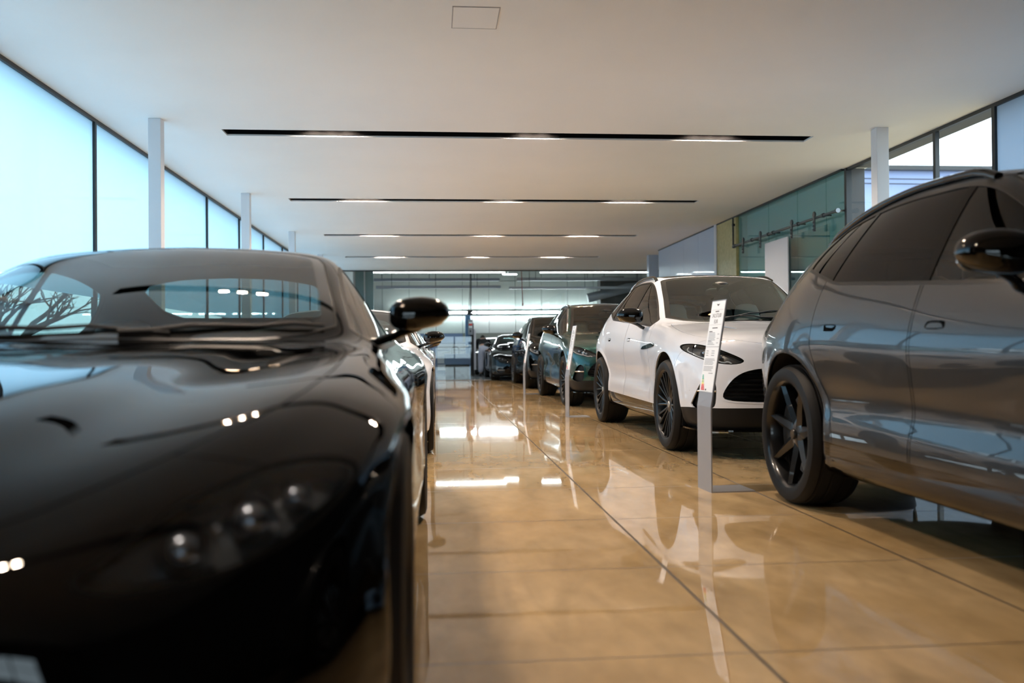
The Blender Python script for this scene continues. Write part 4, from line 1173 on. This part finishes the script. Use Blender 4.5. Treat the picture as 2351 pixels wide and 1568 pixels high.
# two-post lift
r = tag(empty('lift_post', (1.165, 30.0, 0)), 'blue and black car lift post with control box in the workshop', 'car lift')
m = MB(); m.box((-.145, -.12, 0), (.02, .16, 2.02)); put('post', m, 'lift_blue', r, smooth=0, bevel=.008)
m = MB(); m.box((.02, -.10, 0), (.13, .12, 1.75)); put('carriage', m, 'plastic_black', r, smooth=0, bevel=.006)
m = MB(); m.box((-.06, -.20, 1.36), (.10, -.105, 1.86)); c = put('control_box', m, 'grey_powder', r, smooth=0, bevel=.01)
for z, k, w in ((1.70, 'ink_red', .055), (1.62, 'paper_white', .055), (1.76, 'paper_white', .05), (1.48, 'ink_black', .02)):
    m = MB(); m.box((.02-w, -.206, z-.03), (.02+w, -.2005, z+.03)); put('control_label', m, k, c, smooth=0)
m = MB(); m.box((-.08, -.05, 2.02), (.10, .08, 2.18)); put('motor', m, 'plastic_black', r, smooth=0, bevel=.01)
m = MB(); m.tube([(.04, .0, 2.18), (.06, 0, 3.2), (.05, 0, 4.7)], .018, 8); m.tube([(-.02, .02, 2.18), (.02, .02, 2.9), (.05, .02, 4.7)], .01, 6); put('cable', m, 'plastic_black', r)
m = MB(); m.box((.13, -.08, .2), (.20, .0, 1.55)); put('hose_guide', m, 'white_panel', r, smooth=0)
r = tag(empty('lift_platform', (.72, 28.9, 0)), 'low blue grey lift platform with a sloping ramp on the workshop floor', 'lift platform')
m = MB(); m.box((-.42, -.3, .40), (.42, .5, .74)); put('platform_box', m, 'bench_blue', r, smooth=0, bevel=.02)
m = MB(); m.box((-.38, -.25, 0), (.38, .45, .40)); put('platform_base', m, 'plastic_black', r, smooth=0)
m = MB(); m.add([(-.48, -.1, .78), (-.48, .2, .78), (.36, .2, 1.02), (.36, -.1, 1.02), (-.48, -.1, .73), (-.48, .2, .73), (.36, .2, .97), (.36, -.1, .97)], [(0, 1, 2, 3), (7, 6, 5, 4), (0, 4, 5, 1), (1, 5, 6, 2), (2, 6, 7, 3), (3, 7, 4, 0)]); put('ramp', m, 'steel', r, smooth=0)
m = MB(); m.tube(chaikin([(-.18, -.32, .74), (-.18, -.32, .96), (.04, -.32, .96), (.04, -.32, .74)], 1, False), .012, 6); put('handle', m, 'plastic_black', r)
m = MB(); m.box((.05, 33.2, 0), (1.3, 33.9, 1.15)); o = tag(put('tool_cabinet', m, 'bench_blue', smooth=0, bevel=.01), 'pale blue tool cabinet behind the lift post', 'cabinet')
for i in range(4):
    m = MB(); m.box((.10, 33.18, .12+i*.25), (1.25, 33.2, .33+i*.25)); put('drawer', m, 'white_panel', o, smooth=0)
# teal screen wall and plant at the left end
m = MB(); m.box((-2.36, 27.3, 0), (-1.82, 27.4, 3.9)); struct(put('trim_6', m, 'teal_panel', smooth=0))
m = MB(); m.box((-2.42, 27.26, 0), (-2.36, 27.4, 3.9)); struct(put('trim_7', m, 'white_panel', smooth=0))
m = MB(); m.box((-2.10, 27.25, 0), (-2.06, 27.3, 3.9)); struct(put('trim_8', m, 'white_panel', smooth=0))
r = tag(empty('potted_plant', (-2.02, 26.75, 0)), 'leafy green potted plant by the far left end of the glass partition', 'plant')
m = MB(); m.lathe([(0, 0), (.20, 0), (.25, .45), (.22, .45), (.2, .40), (0, .40)], 24, 'z'); put('pot', m, 'white_panel', r)
rs = random.Random(3)
ms = MB(); ml = MB()
for i in range(22):
    a = rs.uniform(0, 2*PI); h = rs.uniform(1.2, 2.15); o = rs.uniform(.05, .38)
    p = [(0, 0, .4), (o*.3*math.cos(a), o*.3*math.sin(a), h*.55), (o*math.cos(a), o*math.sin(a), h)]
    ms.tube(p, [.012, .009, .004], 5)
    for j in range(9):
        u = .45+.55*j/8; q = [p[1][t]+(p[2][t]-p[1][t])*(u-.45)/.55 for t in range(3)]
        b = rs.uniform(0, 2*PI); L = rs.uniform(.10, .18); dz = rs.uniform(-.06, .05)
        e = (q[0]+L*math.cos(b), q[1]+L*math.sin(b), q[2]+dz); w = .035; sx, sy = -math.sin(b)*w, math.cos(b)*w
        mid = ((q[0]+e[0])/2, (q[1]+e[1])/2, (q[2]+e[2])/2+.015)
        ml.add([q, (mid[0]+sx, mid[1]+sy, mid[2]), e, (mid[0]-sx, mid[1]-sy, mid[2])], [(0, 1, 2), (0, 2, 3)])
put('stem', ms, 'bark', r); fo = put('foliage', ml, 'leaf_green', r, smooth=0)

# ------------------------------------------------------------------ price stands
def text_mesh(s, size):
    c = bpy.data.curves.new('t', 'FONT'); c.body = s; c.size = size; c.align_x = 'CENTER'
    o = bpy.data.objects.new('t', c); COL.objects.link(o)
    dg = bpy.context.evaluated_depsgraph_get(); me = bpy.data.meshes.new_from_object(o.evaluated_get(dg))
    vs = [tuple(v.co) for v in me.vertices]; fs = [tuple(p.vertices) for p in me.polygons]
    bpy.data.objects.remove(o); bpy.data.meshes.remove(me); bpy.data.curves.remove(c)
    return vs, fs
W = .235
def stand_meshes():
    # local: face looks to -x; width along +y (0..W, y=0 nearest the camera); plate 8 mm
    prof = [(.28, 0), (.28, .008), (.008, .008), (.008, .52), (.118, 1.18), (.110, 1.182), (0, .522), (0, 0)]
    m = MB(); n = len(prof)
    m.add([(x, 0, z) for x, z in prof]+[(x, W, z) for x, z in prof], [(0, 1, 2, 7), (2, 3, 6, 7), (3, 4, 5, 6), (n+7, n+2, n+1, n), (n+7, n+6, n+3, n+2), (n+6, n+5, n+4, n+3)]+[(i, (i+1) % n, n+(i+1) % n, n+i) for i in range(n)])
    body = m.mesh('stand_body', 0)
    e = np.array([.110, 0, .660]); L = np.linalg.norm(e); e /= L; nn = np.array([-e[2], 0, e[0]])
    def P(u, v, d): # u across (reading direction), v along the slope from the bend, d off the face
        q = np.array([0, W-u, .522])+e*v+nn*d; return tuple(q)
    def plate(u0, u1, v0, v1, d): return [P(u0, v0, d), P(u1, v0, d), P(u1, v1, d), P(u0, v1, d)]
    v0, v1, v2 = .090, .372, .662
    KEYS = ['paper_white', 'ink_black', 'ink_grey', 'ink_red', 'ink_orange', 'ink_green', 'ink_lime', 'ink_yellow']
    sheets = []
    for a, b in ((v0, v1), (v1+.003, v2)):
        m = MB(); q0 = plate(.006, W-.006, a, b, .0008); q1 = plate(.006, W-.006, a, b, .0022)
        m.add(q0+q1, [(4, 5, 6, 7), (0, 1, 5, 4), (1, 2, 6, 5), (2, 3, 7, 6), (3, 0, 4, 7)]); sheets.append(m)
    class Ink:
        def __init__(s, k): s.k = KEYS.index(k)
        def add(s, vs, fs, v):
            m = sheets[0 if v < v1 else 1]; m.cur = s.k; m.add(vs, fs)
    ink = {k: Ink(k) for k in KEYS[1:]}
    D = .0028
    def bar(k, u0, u1, va, vb): ink[k].add(plate(u0, u1, va, vb, D), [(0, 1, 2, 3)], va)
    def txt(s, size, u, v):
        vs, fs = text_mesh(s, size); ink['ink_black'].add([P(u+x, v+y, D) for x, y, z in vs], fs, v)
    txt('342.573,00', .034, W/2, .560); txt('EUR', .034, W/2, .522)
    # wings-like mark at the head, rules and lines of small print
    for sgn in (-1, 1):
        ink['ink_black'].add([P(W/2+sgn*x, .636+y, D) for x, y in ((0, -.004), (.012, .0), (.026, .010), (.012, .008), (0, .006))], [(0, 1, 2, 3, 4)], .636)
    bar('ink_grey', .02, W-.02, .607, .6085); bar('ink_black', W/2-.03, W/2+.03, .594, .600); bar('ink_grey', .02, W-.02, .512, .5135)
    rs = random.Random(5)
    bar('ink_black', W/2-.045, W/2+.045, .490, .495)
    v = .478
    bar('ink_black', .03, .085, .468, .473)
    for i in range(9):
        v = .460-i*.0092
        bar('ink_grey', .03, .03+rs.uniform(.07, .12), v, v+.0042)
        if i % 3 == 1: bar('ink_grey', .175, .205, v, v+.0042)
    for i in range(2): bar('ink_grey', .03, .08, .408-i*.012, .4125-i*.012)
    for i in range(3): bar('ink_grey', .03, .07, .345-i*.014, .350-i*.014); bar('ink_grey', .12, .17, .345-i*.014, .350-i*.014)
    for i in range(9): bar('ink_grey', .025, rs.uniform(.16, .2), .295-i*.0085-(.006 if i > 4 else 0), .2990-i*.0085-(.006 if i > 4 else 0))
    bar('ink_grey', .12, .19, .205, .210)
    cols = ['ink_green', 'ink_green', 'ink_green', 'ink_lime', 'ink_lime', 'ink_yellow', 'ink_orange', 'ink_red', 'ink_red', 'ink_red']
    for i, k in enumerate(cols):
        va = .196-i*.0098; bar(k, .028, .045+i*.0048, va-.0078, va)
    ink['ink_black'].add([P(u, v_, D) for u, v_ in ((.098, .104), (.108, .109), (.122, .109), (.122, .099), (.108, .099))], [(0, 1, 2, 3, 4)], .1)
    for i in range(3): bar('ink_grey', .028, rs.uniform(.12, .17), .0955-i*.0018, .0960-i*.0018)
    return body, [(n_, m_.mesh(n_, 0, fix=False)) for n_, m_ in zip(('lower_sheet', 'upper_sheet'), sheets)], KEYS
SB, SR, SK = stand_meshes()
for k, (x, y, rz, lab) in enumerate(((1.672, 5.37, .06, 'grey metal price stand with white sheets beside the white car'), (1.712, 11.48, .05, 'thin grey price stand with white sheets in front of the green car'), (1.745, 17.45, .05, 'farthest thin price stand in front of the black car on the right'))):
    r = tag(empty('price_stand', (x, y, 0), rz), lab, 'price stand', 'price stands beside the right row')
    link('stand_body', SB, 'grey_powder', r)
    for nm, me in SR: link(nm, me, SK, r)

# ------------------------------------------------------------------ outside
m = MB(); m.box((-60, -40, -.3), (70, 70, -.12)); struct(put('ground', m, 'outside_ground', smooth=0))
m = MB(); m.box((XR+.1, Y0, CEIL), (XR+.34, 11.0, CEIL+.18)); struct(put('trim_9', m, 'outside_band', smooth=0))
r = tag(empty('outside_building', (20, 30, 0)), 'pale blue building across the yard seen through the right windows', 'building')
m = MB(); m.box((-10, 0, -.15), (16, 8, 6.98)); put('facade', m, 'outside_wall', r, smooth=0)
m = MB(); m.box((-10.2, -.25, 6.95), (16, .2, 7.10)); put('roof_edge', m, 'frame_black', r, smooth=0)
m = MB(); m.box((-10.05, -.06, -.1), (16, 0, 5.45)); put('plinth', m, 'outside_band', r, smooth=0)
m = MB(); m.tube([(-10, -.2, 6.66), (3, -.2, 6.60), (16, -.2, 6.55)], .02, 6); put('wire', m, 'frame_black', r)
m = MB(); m.tube([(-10, -.2, 6.50), (3, -.2, 6.42), (16, -.2, 6.48)], .02, 6); put('wire', m, 'frame_black', r)
def tree(x, y, h, seed, lab):
    rs = random.Random(seed); m = MB()
    def br(p, d, L, r, k):
        q = p+d*L; mid = p+d*L*.5+Vector((rs.uniform(-1, 1), rs.uniform(-1, 1), rs.uniform(-.3, .6)))*L*.07
        m.tube([p, mid, q], [r, r*.85, r*.65], 6 if k < 3 else 4, cap=False)
        if k >= 6: return
        for i in range(3 if k < 4 else 2):
            dd = (d+Vector((rs.uniform(-1, 1), rs.uniform(-1, 1), rs.uniform(-.35, .75)))*.75).normalized()
            br(p+d*L*rs.uniform(.55, 1.0), dd, L*rs.uniform(.62, .84), r*.60, k+1)
    br(Vector((0, 0, 0)), Vector((0, 0, 1)), h*.20, .14, 0)
    o = put('bare_tree', m, 'bark'); o.location = (x, y, -.13); tag(o, lab, 'tree', 'bare trees outside the left windows')
tree(-7.2, 11.0, 5.5, 4, 'bare winter tree outside the left windows, nearest the black car')
tree(-9.5, 14.5, 6.5, 9, 'bare winter tree outside the left windows, behind the nearest tree')
tree(-8.2, 18.0, 5.8, 15, 'bare winter tree outside the left windows, farthest from the camera')
# ------------------------------------------------------------------ the mechanic bending over the bonnet
def skin_mesh(name, nodes, edges, root=0, sub=2):
    me = bpy.data.meshes.new(name); me.from_pydata([n[:3] for n in nodes], edges, [])
    o = bpy.data.objects.new(name, me); COL.objects.link(o)
    o.modifiers.new('s', 'SKIN'); me.skin_vertices[0]
    for i, n in enumerate(nodes):
        r = n[3]; me.skin_vertices[0].data[i].radius = (r, r if len(n) < 5 else n[4]); me.skin_vertices[0].data[i].use_root = (i == root)
    sb = o.modifiers.new('u', 'SUBSURF'); sb.levels = sub; sb.render_levels = sub
    dg = bpy.context.evaluated_depsgraph_get(); out = bpy.data.meshes.new_from_object(o.evaluated_get(dg))
    bpy.data.objects.remove(o); bpy.data.meshes.remove(me)
    out.name = name
    for p in out.polygons: p.use_smooth = True
    return out
mat('trouser_pale', (.46, .47, .56), .8); mat('jacket_black', (.012, .012, .014), .8); mat('skin', (.50, .30, .22), .5); mat('hair_dark', (.02, .014, .01), .7); mat('shoe_dark', (.015, .015, .015), .5)
P0 = (1.62, 29.75)
pr = tag(empty('person', (P0[0], P0[1], 0)), 'person in pale grey trousers and dark top bending forward over a car', 'person')
# heading +y, bending forward: pelvis at z=.92
body_nodes = [(0, 0, .92, .125, .115), (-.09, .0, .86, .10), (-.105, .02, .50, .062), (-.11, -.02, .10, .045), (-.115, .09, .045, .038), (-.115, .16, .03, .030),
              (.09, .0, .86, .10), (.12, .06, .50, .062), (.13, .03, .10, .045), (.135, .14, .045, .038), (.135, .21, .03, .030),
              (0, .14, 1.03, .125, .105), (0, .32, 1.13, .14, .10), (0, .46, 1.19, .13, .085), (0, .54, 1.215, .055), (0, .60, 1.23, .05),
              (-.17, .44, 1.17, .058), (-.23, .52, .98, .045), (-.15, .74, .92, .036), (-.13, .80, .92, .03),
              (.17, .44, 1.17, .058), (.24, .54, .98, .045), (.17, .76, .92, .036), (.15, .82, .92, .03)]
body_edges = [(0, 1), (1, 2), (2, 3), (3, 4), (4, 5), (0, 6), (6, 7), (7, 8), (8, 9), (9, 10), (0, 11), (11, 12), (12, 13), (13, 14), (14, 15), (13, 16), (16, 17), (17, 18), (18, 19), (13, 20), (20, 21), (21, 22), (22, 23)]
link('body', skin_mesh('body', body_nodes, body_edges), 'skin', pr)
g = lambda r, k: tuple(list(r[:3])+[c+k for c in r[3:]])
B = body_nodes
link('trousers', skin_mesh('trousers', [g(B[0], .022), g(B[1], .028), g(B[2], .034), g(B[3], .038), g(B[6], .028), g(B[7], .034), g(B[8], .038), (0, .05, .96, .14, .125)], [(0, 1), (1, 2), (2, 3), (0, 4), (4, 5), (5, 6), (0, 7)]), 'trouser_pale', pr)
link('jacket', skin_mesh('jacket', [(0, .07, .985, .15, .13), g(B[11], .02), g(B[12], .02), g(B[13], .018), g(B[16], .022), g(B[17], .018), (-.17, .69, .935, .048), g(B[20], .022), g(B[21], .018), (.19, .71, .935, .048)], [(0, 1), (1, 2), (2, 3), (3, 4), (4, 5), (5, 6), (3, 7), (7, 8), (8, 9)]), 'jacket_black', pr)
m = MB(); m.ellip((0, .72, 1.25), (.078, .115, .095), 18, 12); m.ellip((0, .80, 1.165), (.016, .022, .016), 8, 6)
for sx in (-1, 1): m.ellip((sx*.077, .71, 1.235), (.012, .022, .032), 8, 6); m.ellip((sx*.03, .795, 1.215), (.013, .010, .010), 8, 6)
link('head', m.mesh('head', 60), 'skin', pr)
m = MB(); m.ellip((0, .705, 1.268), (.084, .118, .092), 18, 12); link('hair', m.mesh('hair', 60), 'hair_dark', pr)
for sx, bx, by in ((-1, -.14, .82), (1, .16, .84)):
    m = MB(); m.ellip((bx, by+.03, .912), (.040, .050, .016), 12, 8)
    for k in range(4): m.tube([(bx-.028+.019*k, by+.06, .914), (bx-.030+.021*k, by+.10, .908), (bx-.031+.022*k, by+.125+.008*(k in (1, 2)), .890)], [.009, .008, .007], 6)
    m.tube([(bx-sx*.032, by+.02, .912), (bx-sx*.058, by+.055, .900), (bx-sx*.062, by+.08, .89)], [.011, .010, .008], 6)
    link('hand', m.mesh('hand', 60), 'skin', pr)
for sx, fx, fy in ((-1, -.115, .06), (1, .135, .11)):
    m = MB(); m.ellip((fx, fy, .045), (.052, .14, .045), 14, 8, .75); link('shoe', m.mesh('shoe', 60), 'shoe_dark', pr)
# ------------------------------------------------------------------ the cars
RX = 2.97; LX = -1.015
place_car('suv', 'seven', 'suv', (RX, 1.90, 0), 'paint_grey', 'dark grey luxury SUV at the right edge, its rear wheel nearest the aisle', 'car', 'rim_black')
place_car('suv', 'multi', 'suv', (RX, 7.70, 0), 'paint_white', 'white luxury SUV with black wheels and black roof in the right row', 'car', 'rim_satin', 'leather_pale')
place_car('suv', 'multi', 'suv', (RX+.0, 13.92, 0), 'paint_green', 'metallic green SUV behind the white one in the right row', 'car', 'rim_satin')
place_car('suv', 'multi', 'suv', (RX+.02, 20.05, 0), 'paint_black', 'black SUV behind the green one in the right row', 'car', 'rim_satin')
place_car('gt', 'five', 'sports_car', (2.52, 25.6, 0), 'paint_black', 'low black sports car at the far end of the right row', 'car')
place_car('gt', 'five', 'sports_car', (2.32, 31.2, 0), 'paint_black', 'black sports car in the workshop with a person bending over it', 'car')
place_car('gt', 'five', 'sports_car', (LX, 2.02, 0), 'paint_black', 'black sports car filling the left foreground, facing the camera', 'car')
place_car('gt', 'five', 'sports_car', (LX+.045, 7.87, 0), 'paint_white', 'white sports car right behind the black foreground car', 'car', 'rim_satin')
place_car('gt', 'five', 'sports_car', (LX+.055, 13.72, 0), 'paint_white', 'white sports car third in the left row', 'car', 'rim_satin')
place_car('gt', 'five', 'sports_car', (LX+.06, 19.57, 0), 'paint_black', 'black sports car last in the left row', 'car')

# ------------------------------------------------------------------ sky, camera, view
w = bpy.data.worlds.new('World'); SC.world = w; w.use_nodes = True
n, l = w.node_tree.nodes, w.node_tree.links
bg = n['Background']; bg.inputs['Color'].default_value = (.72, .88, 1.0, 1); bg.inputs['Strength'].default_value = 3.3

cam = bpy.data.cameras.new('Camera'); co = bpy.data.objects.new('Camera', cam); COL.objects.link(co); SC.camera = co
cam.sensor_fit = 'HORIZONTAL'; cam.sensor_width = 36.0; cam.lens = FPX/2351*36.0; cam.clip_start = .05; cam.clip_end = 300
v = np.array([(998-1175.5)/FPX, -(802-784)/FPX, -1.0]); v /= np.linalg.norm(v)
up = np.array([math.sin(-.008), math.cos(-.008), 0]); Z = up-v*(up@v); Z /= np.linalg.norm(Z); X = np.cross(v, Z)
co.matrix_world = Matrix.Translation((0, 0, CAM_H)) @ Matrix((X, v, Z)).to_4x4()
cam.dof.use_dof = True; cam.dof.focus_distance = 8.2; cam.dof.aperture_fstop = 1.7; cam.dof.aperture_blades = 0
vs = SC.view_settings; vs.view_transform = 'Standard'; vs.look = 'None'; vs.exposure = 0.66; vs.gamma = 1.0; vs.use_curve_mapping = False
cy_ = SC.cycles
cy_.use_denoising = True; cy_.max_bounces = 10; cy_.diffuse_bounces = 4; cy_.glossy_bounces = 5; cy_.transmission_bounces = 6; cy_.transparent_max_bounces = 20
cy_.caustics_reflective = False; cy_.caustics_refractive = False; cy_.sample_clamp_indirect = 4.0; cy_.sample_clamp_direct = 0.0
